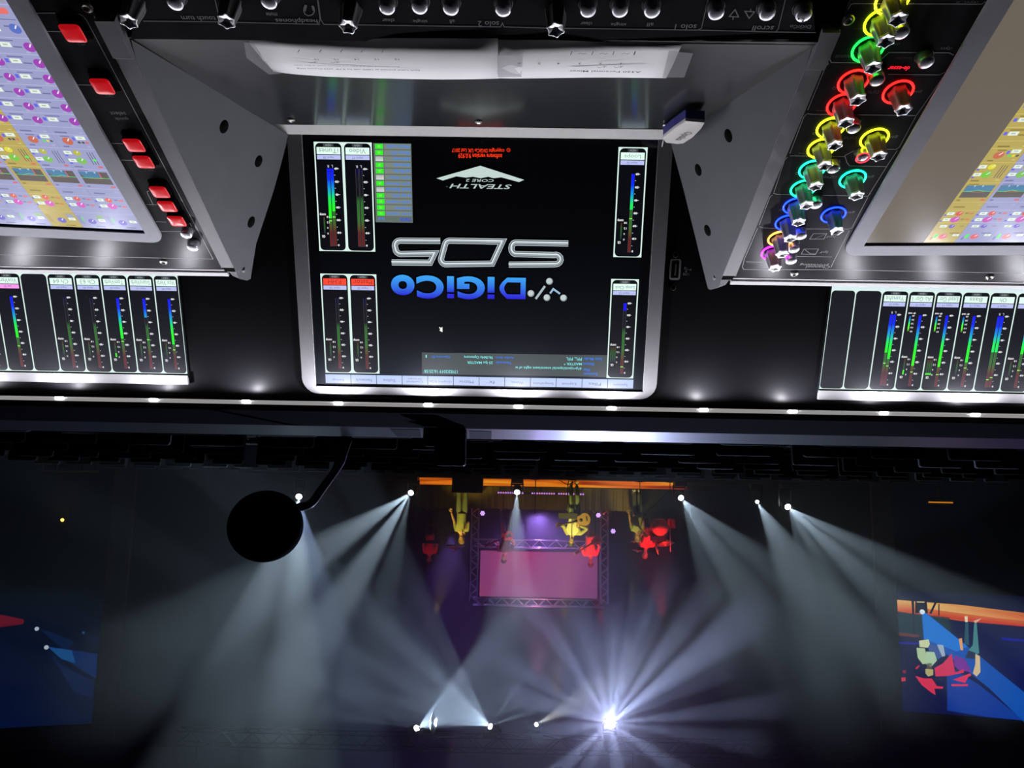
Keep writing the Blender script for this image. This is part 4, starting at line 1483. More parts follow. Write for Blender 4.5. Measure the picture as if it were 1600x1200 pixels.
# clip-on box and cloth tape on the rear rail
Yc = 1.02
bx0 = at_y(704, 700, Yc)
clip = empty('clip_box', (bx0.x, Yc, ZP), 'small black clip-on box standing at the rear rail between two pieces of black tape', 'clip-on device')
b = MB()
w_ = px_len(48, Yc)
zt, zb = at_y(704, 728, Yc).z, ZP + .0016
b.box((bx0.x, Yc, (zt + zb) / 2), (w_, .03, zt - zb), bevel=.003)
b.build('housing', mat('black_plastic', (.006, .006, .007), .45), clip)
b = MB()
b.box((bx0.x, Yc - .016, zt * .42 + zb * .58), (.010, .003, .004), bevel=.001)
b.build('red_glint', mat('dark_red_glint', (.05, .012, .012), .5), clip)  # red reflection on the housing, modelled as a dark red plate
b = MB()
q = at_y(672, 685, Yc)
b.box((q.x, Yc, zb + (zt - zb) * .25), (px_len(20, Yc), .02, (zt - zb) * .5), bevel=.003)
b.ball((q.x + .004, Yc - .011, zb + .012), .004, 0, 10)
b.build('clamp', mat('black_clamp', (.01, .01, .011), .35), clip)
GAF = mat('black_cloth_tape', (.016, .017, .024), .7, bump=(800, .3, .0005))
for quad, lb in ((((609, 670), (656, 671), (658, 683), (621, 682)), 'black cloth tape on the rear rail towards the microphone'), (((733, 673), (768, 674), (768, 686), (734, 685)), 'black cloth tape on the rear rail away from the microphone')):
    pts = [hit(x, y, V((0, 0, ZP + .0003)), V((0, 0, 1))) for x, y in quad]
    b = MB()
    b.prism(pts, (0, 0, .0005))
    tag(b.build('gaffer_tape', GAF), lb, 'tape')
# ================================================================== THE HALL
H_WALL = mat('dark_hall_paint', (.03, .03, .034), .9, noise=(3, .3))
H_FLOOR = mat('dark_carpet', (.02, .02, .022), .95, noise=(6, .4))
H_CEIL = mat('black_ceiling', (.02, .02, .024), .95, noise=(2, .3))
H_BROWN = mat('brown_wood_panel', (.16, .095, .065), .55, noise=(4, .35))
H_BLACK = mat('black_stage_paint', (.012, .012, .013), .6, noise=(8, .4))
H_BOX = mat('black_fixture_housing', (.012, .012, .014), .4)


def slab(name, c, size, m, kind='structure', parent=None, bevel=0.0):
    b = MB()
    b.box(c, size, bevel=bevel)
    o = b.build(name, m, parent)
    if kind: o['kind'] = kind
    return o


slab('floor', (0, 14, -.05), (46, 46, .1), H_FLOOR)
slab('ceiling', (0, 14, 12.05), (46, 46, .1), H_CEIL)
slab('wall_back', (0, 33.1, 6), (46, .2, 12), H_WALL)
slab('wall_left', (-20.1, 14, 6), (.2, 46, 12), H_WALL)
slab('wall_right', (20.1, 14, 6), (.2, 46, 12), H_WALL)
slab('wall_front', (0, -6.1, 6), (46, .2, 12), H_WALL)

# ---- stage
ZD, ZM, ZR = .90, 1.125, 1.84
YD, YM, YR = 21.8, 23.5, 24.9
st = empty('stage', (0, 24, 0), 'low black stage deck with wide steps in front of the band', 'stage')
b = MB(); b.box((-.5, (YD + 32.5) / 2, ZD / 2), (17, 32.5 - YD, ZD)); b.build('deck', H_BLACK, st)
for i in range(3):
    b = MB(); b.box((-1.9, YD - .18 - .36 * i, (ZD - .23 * (i + 1)) / 2), (5.2, .36, ZD - .23 * (i + 1)), bevel=.01); b.build('step', mat('step_carpet', (.05, .03, .03), .9), st)
mp = empty('band_platform', (-.8, 26, ZD), 'low band platform with an orange sunset lit front', 'platform')
xl, xr = at_y(655, 755, YM).x, at_y(1078, 762, YM).x
b = MB(); b.box(((xl + xr) / 2, (YM + 30) / 2 + .01, (ZD + ZM) / 2), (xl - xr, 30 - YM, ZM - ZD)); b.build('platform_deck', H_BLACK, mp)
# lit sunset front: horizontal streaks of orange and red light
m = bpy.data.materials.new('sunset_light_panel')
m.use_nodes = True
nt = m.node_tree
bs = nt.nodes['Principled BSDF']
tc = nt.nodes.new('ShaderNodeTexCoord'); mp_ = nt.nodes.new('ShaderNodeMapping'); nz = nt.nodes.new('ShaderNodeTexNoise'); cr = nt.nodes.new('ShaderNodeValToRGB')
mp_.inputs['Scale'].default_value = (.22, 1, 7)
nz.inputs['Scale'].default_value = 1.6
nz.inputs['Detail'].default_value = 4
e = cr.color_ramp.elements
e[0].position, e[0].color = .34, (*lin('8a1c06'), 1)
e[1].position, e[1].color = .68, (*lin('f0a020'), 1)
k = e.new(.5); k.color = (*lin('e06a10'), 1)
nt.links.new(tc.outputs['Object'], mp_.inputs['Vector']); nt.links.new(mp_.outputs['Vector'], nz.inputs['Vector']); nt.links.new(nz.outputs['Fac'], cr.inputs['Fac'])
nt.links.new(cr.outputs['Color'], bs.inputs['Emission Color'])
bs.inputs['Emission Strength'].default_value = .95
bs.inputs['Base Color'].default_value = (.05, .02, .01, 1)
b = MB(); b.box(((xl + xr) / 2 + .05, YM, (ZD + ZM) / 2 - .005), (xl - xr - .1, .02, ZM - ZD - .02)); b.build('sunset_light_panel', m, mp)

rs = empty('riser', (-.8, 27, ZM), 'tall riser with a pleated olive brown skirt behind the front musicians', 'riser')
xl2, xr2 = at_y(650, 780, YR).x, at_y(990, 780, YR).x
b = MB(); b.box(((xl2 + xr2) / 2, (YR + 29) / 2 + .05, (ZM + ZR) / 2), (xl2 - xr2, 29 - YR, ZR - ZM - .004)); b.build('riser_deck', H_BLACK, rs)
b = MB()
n = 260
top, bot = [], []
for i in range(n + 1):
    x = xr2 + (xl2 - xr2) * i / n
    w = .030 * sin(i * .62 + sin(i * .11) * 2) + .012 * sin(i * 1.7)
    bot.append(V((x, YR - .03 + w * 1.2, ZM + .005)))
    top.append(V((x, YR - .01 + w * .5, ZR)))
tv, bv = [b.bm.verts.new(p) for p in top], [b.bm.verts.new(p) for p in bot]
for i in range(n):
    f = b.bm.faces.new((bv[i], bv[i + 1], tv[i + 1], tv[i])); f.smooth = True
b.build('skirt', mat('olive_skirt', (.20, .15, .07), .85), rs)
dr = empty('drum_riser', (-4.9, 26.4, ZM), 'tall black box riser under the red drum kit', 'riser')
ZDR = at_y(1035, 810, 25.0).z
xa, xb = at_y(1003, 800, 25).x, at_y(1079, 800, 25).x
b = MB(); b.box(((xa + xb) / 2, 26.6, (ZM + ZDR) / 2), (xa - xb, 3.2, ZDR - ZM), bevel=.01); b.build('riser_box', H_BLACK, dr)
b = MB(); b.box(((xa + xb) / 2, 26.6, ZDR + .004), (xa - xb - .06, 3.1, .006)); b.build('riser_carpet', H_FLOOR, dr)

# ---- truss arch and the pink screen
TRUSS = mat('aluminium_truss', (.62, .60, .62), .4, metal=.7)
YT = 27.0


def truss_run(b, p, q, w, n, r=.022):
    p, q = V(p), V(q)
    t = (q - p).normalized()
    s_ = V((0, 1, 0))
    u = t.cross(s_).normalized()
    cs = [(u * a + s_ * c_) * w / 2 for a, c_ in ((1, 1), (-1, 1), (-1, -1), (1, -1))]
    for c_ in cs: b.tube([p + c_, q + c_], r, 0, 6)
    for i in range(n):
        a, d = p + (q - p) * (i / n), p + (q - p) * ((i + 1) / n)
        for j, k_ in ((0, 1), (3, 2), (0, 3), (1, 2)):
            A, B = (cs[j], cs[k_]) if i % 2 == 0 else (cs[k_], cs[j])
            b.tube([a + A, d + B], r * .55, 0, 5)


tl, tr = at_y(741, 946, YT), at_y(944, 948, YT)
tw = px_len(11, YT)
zt_, zm_ = (tl.z + tr.z) / 2 - tw / 2, at_y(840, 850, YT).z
xL_, xR_ = (at_y(741, 800, YT).x + tl.x) / 2, (at_y(944, 800, YT).x + tr.x) / 2
arch = empty('truss_arch', ((xL_ + xR_) / 2, YT, ZR), 'square aluminium truss arch standing around the pink screen', 'truss')
for nm, p, q, n in (('post', (xL_, YT, ZR + .03), (xL_, YT, zt_), 16), ('post', (xR_, YT, ZR + .03), (xR_, YT, zt_), 16), ('top_beam', (xL_, YT, zt_), (xR_, YT, zt_), 18), ('lower_beam', (xL_, YT, zm_), (xR_, YT, zm_), 16)):
    b = MB(); truss_run(b, p, q, tw, n); b.build(nm, TRUSS, arch)
for x in (xL_, xR_):
    b = MB(); b.box((x, YT, ZR + .015), (tw * 1.5, tw * 1.5, .03)); b.build('base_plate', TRUSS, arch)
sa, sb_ = at_y(751, 860, YT), at_y(933, 935, YT)
scr = empty('projection_screen', ((sa.x + sb_.x) / 2, YT, sa.z), 'glowing pink video screen hung inside the truss arch', 'screen')
PS = Surf((0, YT - .06, 0), (1, 0, 0), (0, 0, 1))
c = Canvas(PS)
x0, x1, z0, z1 = sb_.x, sa.x, sa.z, sb_.z
cols = [('a06090', 'b8648c'), ('bc5880', 'a86a94'), ('cc4a74', 'a8628c'), ('b85c86', 'a0648e'), ('b0587e', 'a86890'), ('9e5884', '8e5480')]
for i in range(5):
    a, q = x0 + (x1 - x0) * i / 5, x0 + (x1 - x0) * (i + 1) / 5
    for j in range(4):
        def cc(ci, f):
            h0, h1 = [int(cols[ci][0][k2:k2 + 2], 16) / 255 for k2 in (0, 2, 4)], [int(cols[ci][1][k2:k2 + 2], 16) / 255 for k2 in (0, 2, 4)]
            return tuple((h0[k2] + (h1[k2] - h0[k2]) * f) * (.82, .62, .80)[k2] for k2 in range(3))
        za, zb_ = z0 + (z1 - z0) * j / 4, z0 + (z1 - z0) * (j + 1) / 4
        c.poly([(a, za), (q, za), (q, zb_), (a, zb_)], [cc(5 - i, j / 4), cc(4 - i, j / 4), cc(4 - i, (j + 1) / 4), cc(5 - i, (j + 1) / 4)], 0)
c.build('lit_face', attr_mat('pink_screen', True, rough=.8, strength=.9), scr)
b = MB(); b.box(((x0 + x1) / 2, YT - .03, (z0 + z1) / 2), (x1 - x0 + .13, .04, z1 - z0 + .13)); b.build('backing', H_BLACK, scr)
for x in (x0 + .3, x1 - .3):
    b = MB(); b.tube([(x, YT - .03, z1 + .05), (x, YT - .03, zt_ - tw / 2 - .03)], .012, 0, 6); b.build('hanger', H_BOX, scr)


# ---- moving head lights
LENS = mat('lit_lens', (1, 1, 1), .2, emit=(.92, .97, 1.0), estr=22)


def moving_head(px, Y, target, zbase, label, r=.075, group=None, hang=False, bright=1.0):
    """zbase: what it stands on (or hangs from)"""
    p = at_y(*px, Y)
    d = (V(target) - p).normalized()
    root = empty('moving_head_light', (p.x, p.y + .0, zbase), label, 'stage light', group)
    sg = -1 if hang else 1
    b = MB(); b.box((p.x, p.y + .1, zbase + sg * .07), (.34, .30, .14), bevel=.02); b.build('base', H_BOX, root)
    b = MB()
    zc = p.z - d.z * .16
    yc = p.y - d.y * .16 
    xc = p.x - d.x * .16
    b.box((xc, yc, zbase + sg * .17), (.34, .12, .05), bevel=.01)
    for s_ in (-1, 1): b.box((xc + s_ * .165, yc, (zbase + sg * .15 + zc) / 2), (.035, .11, abs(zc - zbase - sg * .15) + .08), bevel=.01)
    b.build('yoke', H_BOX, root)
    M = d.to_track_quat('Z', 'Y').to_matrix().to_4x4()
    M.translation = p
    b = MB()
    b.lathe([(.05, -.34), (.10, -.31), (.125, -.2), (.12, -.06), (r * 1.25, -.005), (r * 1.05, -.004)], M, 20)
    b.build('head', H_BOX, root)
    b = MB()
    b.lathe([(r * .02, .004), (r * .6, .003), (r, 0)][::-1], M, 20)
    m_ = LENS if bright >= 1 else mat('dim_lens', (1, 1, 1), .2, emit=(.85, .9, 1.0), estr=1.5)
    b.build('lens', m_, root)
    return root, p


WHITE = (.66, .86, 1.0)
BLUEW = (.52, .62, 1.0)
ICE = (.58, .78, 1.0)
BEAMS = []


def beam(p, px, Y, power, deg, color=WHITE, blend=.6):
    BEAMS.append((p, at_y(*px, Y), power, deg, color, blend))


def fan(px, Y, head_px, head_Y, zbase, label, rays, r=.075, group=None, hang=False, k=1.0, color=WHITE, bright=1.0):
    p = at_y(*px, Y)
    hd = sum(((at_y(q[0], q[1], q[2]) - p).normalized() * q[3] for q in rays), V()).normalized()
    root, p = moving_head(px, Y, p + hd, zbase, label, r, group, hang, bright)
    for q in rays:
        x, y, yy, pw, dg = q[:5]
        beam(p + (at_y(x, y, yy) - p)* 0 + hd * .05, (x, y), yy, pw * k, dg, q[5] if len(q) > 5 else color)
    return root


FL = 'beam lights along the stage front'
UP = 'beam lights on the overhead truss'
PB = 9000.0
KF = 1.0
fan((467, 776), 21.4, (450, 1000), 15, ZD, 'stage light standing behind the round microphone foam, brightest of the floor lights', [(385, 1000, 17, 1.3, 15), (462, 1000, 17, 2.2, 13), (520, 1000, 17, 1.3, 10, (.45, .62, 1.0))], group=FL, k=PB * .55, r=.085)
fan((642, 770), 21.4, (520, 900), 15, ZD, 'stage light left of the singer with two pale beams rising outward', [(470, 880, 17, 1.7, 13), (545, 920, 17, 1.9, 10), (610, 900, 17, .4, 7)], group=FL, k=PB * .5)
fan((808, 769), 21.4, (806, 900), 17, ZD, 'stage light in front of the riser sending a short beam straight up', [(792, 900, 18, .45, 10), (815, 900, 18, .5, 8)], group=FL, k=PB)
fan((1064, 778), 21.4, (1180, 900), 15, ZD, 'stage light before the drums with beams rising away from the band', [(1200, 885, 17, .9, 10), (1150, 900, 17, 1.0, 10), (1110, 900, 17, .5, 9)], group=FL, k=PB * .45)
fan((1183, 784), 22.4, (1290, 900), 15, .92, 'small dim stage light between the two outer beam lights', [(1250, 900, 17, .35, 12)], group=FL, k=PB, r=.05)
fan((1231, 792), 21.4, (1340, 900), 15, ZD, 'outermost stage light with four pale beams rising to the side', [(1395, 880, 17, 1.3, 9), (1345, 895, 17, 1.5, 9), (1300, 900, 17, .7, 8), (1262, 890, 17, .35, 6)], group=FL, k=PB * .5, r=.08)

ZTR = at_y(700, 1160, 20.2).z
ut = empty('lighting_truss', (0, 20.2, ZTR), 'long dim lighting truss overhead carrying the beam lights', 'truss')
b = MB(); truss_run(b, (-8.5, 20.2, ZTR), (8.5, 20.2, ZTR), .34, 44, .02); b.build('beam', mat('dark_truss', (.1, .1, .11), .5, metal=.5), ut)
for x in (-8, -3, 3, 8):
    b = MB(); b.tube([(x, 20.2, ZTR + .15), (x, 20.2, 12.0)], .015, 0, 6); b.build('hanging_cable', H_BOX, ut)
fan((651, 1138), 20.0, (780, 1080), 14, ZTR - .195, 'overhead beam light beside the white hanging ornament', [(736, 1094, 18.9, .13, 46), (722, 1050, 18.6, .35, 7), (735, 1075, 18.8, .25, 6), (745, 1095, 19, .3, 6), (750, 1115, 19.2, .22, 6), (850, 975, 17, .28, 4), (830, 950, 17, .2, 3.5), (880, 1040, 18, .2, 4), (880, 1090, 18, .16, 5), (480, 1112, 18, .12, 5), (520, 1075, 18, .10, 5)], r=.075, group=UP, hang=True, k=PB * 1.5, color=ICE)
fan((766, 1135), 20.0, (640, 1040), 14, ZTR - .195, 'overhead beam light aimed across the white ornament towards its twin', [(690, 1090, 18.9, .13, 46), (718, 1048, 18.6, .35, 7), (695, 1068, 18.8, .4, 6), (680, 1090, 19, .22, 6), (672, 1110, 19.2, .2, 6), (677, 1128, 19.6, .9, 9), (545, 945, 16.5, .5, 3.5), (600, 960, 17, .25, 4.5), (520, 1000, 17, .2, 4), (470, 1050, 17, .22, 5), (470, 1095, 17.5, .2, 4), (820, 1060, 18, .16, 4), (850, 1105, 18, .16, 5)], r=.07, group=UP, hang=True, k=PB * 1.5, color=ICE)
fan((838, 1132), 20.0, (900, 1100), 16, ZTR - .195, 'small overhead light next to the brightest overhead light', [(900, 1098, 18.5, .16, 16, (.9, .95, .85))], r=.05, group=UP, hang=True, k=PB * KF)
SUN = [(893, 1068, .9), (920, 1020, 1.1), (957, 1010, 1.1), (1000, 1050, .9), (1030, 1030, 1.2), (1062, 1045, 1.0), (975, 1060, .8), (1100, 1150, .8), (905, 1040), (868, 1000, 1.6), (930, 1030), (948, 1035), (966, 1040, 1.4), (985, 1010, 1.5), (1010, 985, 1.2), (1050, 1000, 1.3), (1095, 1022, 2.4), (1070, 1075, 1.0), (1120, 1112, 1.3), (1040, 1190, 1.0), (965, 1200, .9), (918, 1200, .7), (880, 1198, 1.5), (868, 1142, .9), (850, 1100, 1.4), (835, 1060, 1.2)]
fan((953, 1130), 20.0, (800, 560), 1.0, ZTR - .195, 'brightest overhead light, pointing straight at the camera with a burst of rays', [(q[0], q[1], 14.5, .68 * (q[2] if len(q) > 2 else 1), 3.6 if len(q) < 3 or q[2] < 2 else 6) for q in SUN] + [(953, 1105, 12, .05, 56, (.62, .52, 1.0)), (950, 1120, 12, .10, 28), (953, 1132, 12, .16, 14)], r=.125, group=UP, hang=True, k=PB * KF, color=BLUEW)

# red wash lamps above the truss
RED = (1.0, .03, .06)
REDL = mat('red_lens', (.3, .01, .02), .3, emit='ff1838', estr=1.2)
for (x, y), (tx, ty), pw in (((702, 1204), (712, 1120), .8), ((872, 1197), (870, 1130), .8), ((930, 1203), (933, 1140), .8), ((1084, 1196), (1083, 1140), .55)):
    p = at_y(x, y, 23)
    root = empty('wash_light', p, {702: 'red wash lamp high above the white ornament', 872: 'red wash lamp above the overhead truss, beside the brightest light', 930: 'red wash lamp straight above the brightest overhead light', 1084: 'red wash lamp alone, high towards the drums side'}[x], 'stage light', 'red lamps high above the stage')
    b = MB(); b.lathe([(.09, .30), (.11, .25), (.11, .02), (.10, 0)], Matrix.Translation(p), 16); b.build('can', H_BOX, root)
    b = MB(); b.lathe([(.10, .012), (.05, .004), (.002, .002)], Matrix.Translation(p), 16); b.build('lens', REDL, root)
    b = MB(); b.tube([p + V((0, 0, .28)), V((p.x, p.y, 12.0))], .015, 0, 6); b.build('drop_pipe', H_BOX, root)
    BEAMS.append((p - V((0, 0, .02)), at_y(tx, ty, 23), pw * PB * .035, 20, RED, .7))

# white hanging ornament caught in the beams
oc = at_y(677, 1128, 19.6)
orn = empty('hanging_ornament', oc, 'white spindle shaped ornament hanging from the truss between two beam lights', 'ornament')
hh2 = px_len(17, 19.6)
b = MB()
b.lathe([(.002, -hh2), (.03, -hh2 * .75), (.07, -hh2 * .4), (.09, -hh2 * .1), (.06, hh2 * .05), (.085, hh2 * .18), (.08, hh2 * .4), (.055, hh2 * .75), (.02, hh2)], Matrix.Translation(oc), 18)
b.build('spindle', mat('white_lacquer', (.85, .85, .82), .4), orn)
b = MB(); b.tube([oc + V((0, 0, hh2 * .98)), V((oc.x, 20.2, ZTR - .18))], .006, 0, 6); b.build('cord', H_BOX, orn)


# ---- small purple par lights
PURL = mat('purple_lens', (.3, .2, .5), .3, emit=(.50, .32, 1.0), estr=2.2)
for (x, y), Y, lb in (((935, 805), 26.6, 'purple lamp on the truss post beside the red guitarist'), ((958, 830), 26.8, 'purple lamp right of the truss arch, behind the bass player'), ((754, 802), 26.6, 'purple lamp at the foot of the truss post near the singer')):
    p = at_y(x, y, Y)
    root = empty('par_light', (p.x, p.y, p.z), lb, 'stage light', 'purple lamps around the truss arch')
    M = Matrix.Translation(p) @ Matrix.Rotation(radians(90), 4, 'X')
    b = MB(); b.lathe([(.08, -.26), (.10, -.2), (.105, -.01), (.10, 0)], M, 16); b.build('can', H_BOX, root)
    b = MB()
    for k_ in range(7):
        a = 2 * pi * k_ / 6
        rr = 0 if k_ == 6 else .058
        b.ball((p.x + rr * cos(a), p.y - .005, p.z + rr * sin(a)), .027, 0, 8, scale=(1, .4, 1))
    b.build('lens', PURL, root)
    if x == 935: base = V((xR_ - tw / 2, p.y + .12, p.z))
    elif x == 754: base = V((xL_ - tw / 2, p.y + .12, p.z))
    else: base = V((p.x, p.y + .12, ZR))
    b = MB(); b.tube([(p.x, p.y + .12, p.z), base], .015, 0, 6); b.build('bracket', H_BOX, root)

# lamp batten along the riser
bt = at_y(845, 771, YR - .22)
bat = empty('light_batten', (bt.x, YR - .22, ZM), 'row of small pink and purple lamps along the foot of the riser', 'light batten')
xa, xb = at_y(777, 770, YR - .22).x, at_y(913, 773, YR - .22).x
b = MB(); b.box(((xa + xb) / 2, YR - .20, bt.z), (xa - xb, .05, .07)); b.build('bar', H_BOX, bat)
for x in (xa - .1, (xa + xb) / 2, xb + .1):
    b = MB(); b.box((x, YR - .20, (bt.z - .03 + ZM) / 2), (.05, .05, bt.z - .03 - ZM)); b.build('foot', H_BOX, bat)
LB1 = mat('pink_lamp', (.3, .2, .4), .3, emit=(.62, .26, .95), estr=1.0)
LB2 = mat('salmon_lamp', (.3, .2, .4), .3, emit=(.85, .25, .42), estr=1.0)
for i in range(36):
    if i in (11, 12, 13, 24): continue
    b = MB(); b.ball((xa + (xb - xa) * (i + .5) / 36, YR - .228, bt.z), .03, 0, 8, scale=(1, .4, 1)); b.build('lamp', LB2 if i % 5 == 2 else LB1, bat)
# ================================================================== PEOPLE
def skin_mesh(chains, name, m, sub=2):
    """chains: lists of (point, radius); points shared by position are welded. Grown with a skin modifier rooted at the first point."""
    pts, rad, edges, idx = [], [], [], {}

    def vid(p, r):
        k = (round(p[0], 4), round(p[1], 4), round(p[2], 4))
        if k not in idx:
            idx[k] = len(pts); pts.append(tuple(p)); rad.append(r)
        return idx[k]
    for ch in chains:
        prev = None
        for p, r in ch:
            i = vid(p, r)
            if prev is not None and prev != i: edges.append((prev, i))
            prev = i
    me = bpy.data.meshes.new(name)
    me.from_pydata(pts, edges, [])
    o = bpy.data.objects.new(name, me)
    COL.objects.link(o)
    mod = o.modifiers.new('skin', 'SKIN')
    mod.use_smooth_shade = True
    for i, r in enumerate(rad):
        sv = me.skin_vertices[0].data[i]
        sv.radius = (r, r)
        sv.use_root = (i == 0)
    s = o.modifiers.new('sub', 'SUBSURF'); s.levels = s.render_levels = sub
    dg = bpy.context.evaluated_depsgraph_get()
    out = bpy.data.meshes.new_from_object(o.evaluated_get(dg))
    bpy.data.objects.remove(o); bpy.data.meshes.remove(me)
    out.name = name
    out.materials.clear()
    out.materials.append(m)
    for p in out.polygons: p.use_smooth = True; p.material_index = 0
    return out


def lerp(a, b, t): return V(a) * (1 - t) + V(b) * t


def person(J, label, skin, top, legs, hair, shoe, long_hair=False, group=None, no_legs=False, sleeves=.55):
    """J: joints as world points - head, neck, chest, pelvis, and for L/R: sh el wr tip hip kn an toe"""
    feet = [J[k] for k in ('anL', 'anR') if k in J]
    base = V((J['pelvis'].x, J['pelvis'].y, min(f.z for f in feet) - .07 if feet else J['pelvis'].z - .5))
    root = empty('person', base, label, 'person', group)
    C = []
    fwd = J.get('fwd', V((0, -1, 0)))
    C.append([(J['pelvis'], .125), (lerp(J['pelvis'], J['chest'], .5), .115), (J['chest'], .135), (J['neck'], .055), (lerp(J['neck'], J['head'], .5), .055), (J['head'], .082), (J['head'] + (J['head'] - J['neck']).normalized() * .07, .065)])
    for s in 'LR':
        C.append([(J['chest'], .135), (J['sh' + s], .060), (lerp(J['sh' + s], J['el' + s], .5), .048), (J['el' + s], .040), (lerp(J['el' + s], J['wr' + s], .5), .036), (J['wr' + s], .027)])
        C.append([(J['pelvis'], .125), (J['hip' + s], .090), (lerp(J['hip' + s], J['kn' + s], .5), .078), (J['kn' + s], .055), (lerp(J['kn' + s], J['an' + s], .4), .056), (J['an' + s], .036)])
    me = skin_mesh(C, 'body', skin)
    bm = bmesh.new(); bm.from_mesh(me)
    mb = MB(); mb.bm.free(); mb.bm = bm
    # hands: palm, four bent fingers of unequal length, a thumb from the side
    for s in 'LR':
        w, t = J['wr' + s], J['tip' + s]
        d = (t - w).normalized()
        sd = d.cross(fwd)
        sd = sd.normalized() if sd.length > .1 else V((1, 0, 0))
        nn = sd.cross(d).normalized()
        palm = w + d * .045
        mb.ball(palm, .040, 0, 10, scale=(1, 1, 1), rot=None)
        for k, (o_, L) in enumerate(((-.030, .062), (-.010, .075), (.010, .070), (.029, .055))):
            a = palm + sd * o_ + d * .028
            b_ = a + d * L * .55 + nn * .010
            c_ = b_ + d * L * .35 + nn * .030
            mb.tube([a, b_, c_], [.010, .009, .007], 0, 6)
        a = palm + sd * -.034
        mb.tube([a, a + sd * -.030 + d * .025, a + sd * -.034 + d * .055 + nn * .012], [.012, .010, .008], 0, 6)
    # face: nose, brow, ears
    up = (J['head'] - J['neck']).normalized()
    fr = (fwd - up * fwd.dot(up)).normalized()
    sdv = up.cross(fr)
    hc = J['head'] + up * .015
    hr = Matrix((sdv, fr, up)).transposed()
    mb.ball(hc + up * .012 - fr * .006, .1, 0, 18, scale=(.80, .98, 1.08), rot=hr)
    mb.ball(hc - up * .055 + fr * .022, .07, 0, 14, scale=(.86, .92, .90), rot=hr)
    mb.ball(hc + fr * .098 - up * .012, .016, 0, 8)
    mb.ball(hc + fr * .078 - up * .058, .022, 0, 8, scale=(1.1, .8, .5))
    for sg in (-1, 1): mb.ball(hc + sdv * sg * .086, .022, 0, 8, scale=(.5, 1, 1))
    bmesh.ops.recalc_face_normals(bm, faces=bm.faces[:])
    bm.to_mesh(me); bm.free()
    link_mesh('body', me, root)
    # eyes
    for sg in (-1, 1):
        b = MB(); b.ball(hc + fr * .088 + sdv * sg * .033 + up * .014, .012, 0, 8); b.build('eye', mat('dark_eye', (.02, .015, .012), .2), root)
    # shirt
    hem = lerp(J['pelvis'], J['chest'], -.12)
    C = [[(hem, .166), (J['pelvis'], .160), (lerp(J['pelvis'], J['chest'], .5), .154), (J['chest'], .164), (lerp(J['chest'], J['neck'], .75), .085)]]
    for s in 'LR':
        ch = [(J['chest'], .164), (J['sh' + s], .080), (lerp(J['sh' + s], J['el' + s], .5), .066)]
        if sleeves > .8: ch += [(J['el' + s], .056), (lerp(J['el' + s], J['wr' + s], .5), .052), (lerp(J['el' + s], J['wr' + s], .9), .042)]
        else: ch += [(lerp(J['sh' + s], J['el' + s], sleeves + .15), .064)]
        C.append(ch)
    link_mesh('shirt', skin_mesh(C, 'shirt', top), root)
    C = []
    for s in 'LR':
        C.append([(lerp(J['pelvis'], J['chest'], .12), .134), (J['pelvis'], .137), (J['hip' + s], .106), (lerp(J['hip' + s], J['kn' + s], .5), .093), (J['kn' + s], .070), (lerp(J['kn' + s], J['an' + s], .4), .069), (lerp(J['kn' + s], J['an' + s], .96), .058)])
    link_mesh('trousers', skin_mesh(C, 'trousers', legs), root)
    for s in 'LR':
        a, t = J['an' + s], J['toe' + s]
        d = (t - a); d.z = 0; d.normalize()
        z0 = a.z - .075
        b = MB()
        q = d.cross(V((0, 0, 1)))
        rings = []
        for f_, w_, h_ in ((-.07, .030, .06), (-.05, .042, .085), (.03, .044, .080), (.10, .050, .055), (.16, .046, .040), (.19, .025, .025)):
            c_ = V((a.x, a.y, z0)) + d * f_
            rings.append([c_ + q * w_, c_ + q * w_ + V((0, 0, h_ * .6)), c_ + q * w_ * .5 + V((0, 0, h_)), c_ - q * w_ * .5 + V((0, 0, h_)), c_ - q * w_ + V((0, 0, h_ * .6)), c_ - q * w_])
        b.loft(rings)
        b.build('shoe', shoe, root)
    b = MB()
    hcap = hc + up * .046 - fr * .024
    b.ball(hcap, .112, 0, 18, scale=(.88, 1.02, .92), rot=Matrix((sdv, fr, up)).transposed())
    b.ball(hc - fr * .045 - up * .005, .085, 0, 14, scale=(1, .8, 1.1), rot=Matrix((sdv, fr, up)).transposed())
    if long_hair:
        b.ball(hc - fr * .05 - up * .05, .092, 0, 14, scale=(1, .8, 1.5))
    b.build('hair', hair, root)
    return root


def joints(Y, pts, fwd=(0, -1, 0)):
    """photo points with an optional offset towards (-) or away (+) from the camera"""
    J = {}
    for k, q in pts.items(): J[k] = at_y(q[0], q[1], Y + (q[2] if len(q) > 2 else 0))
    J['fwd'] = V(fwd).normalized()
    return J


SKIN = mat('skin', (.52, .34, .25), .5)
DARKHAIR = mat('dark_hair', (.03, .022, .018), .6)
FAIRHAIR = mat('fair_hair', (.20, .13, .07), .6)
OLIVE = mat('olive_cloth', (.30, .36, .16), .85)
GREENG = mat('grey_green_denim', (.20, .27, .20), .85)
DKCLOTH = mat('dark_cloth', (.025, .025, .03), .85)
WHITEC = mat('pale_cloth', (.75, .74, .68), .8)
KHAKI = mat('khaki_cloth', (.36, .36, .20), .85)
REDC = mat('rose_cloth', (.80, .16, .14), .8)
GREYC = mat('grey_cloth', (.07, .07, .075), .85)
SHOE = mat('tan_shoe', (.5, .40, .25), .6)
BSHOE = mat('black_shoe', (.02, .02, .02), .5)

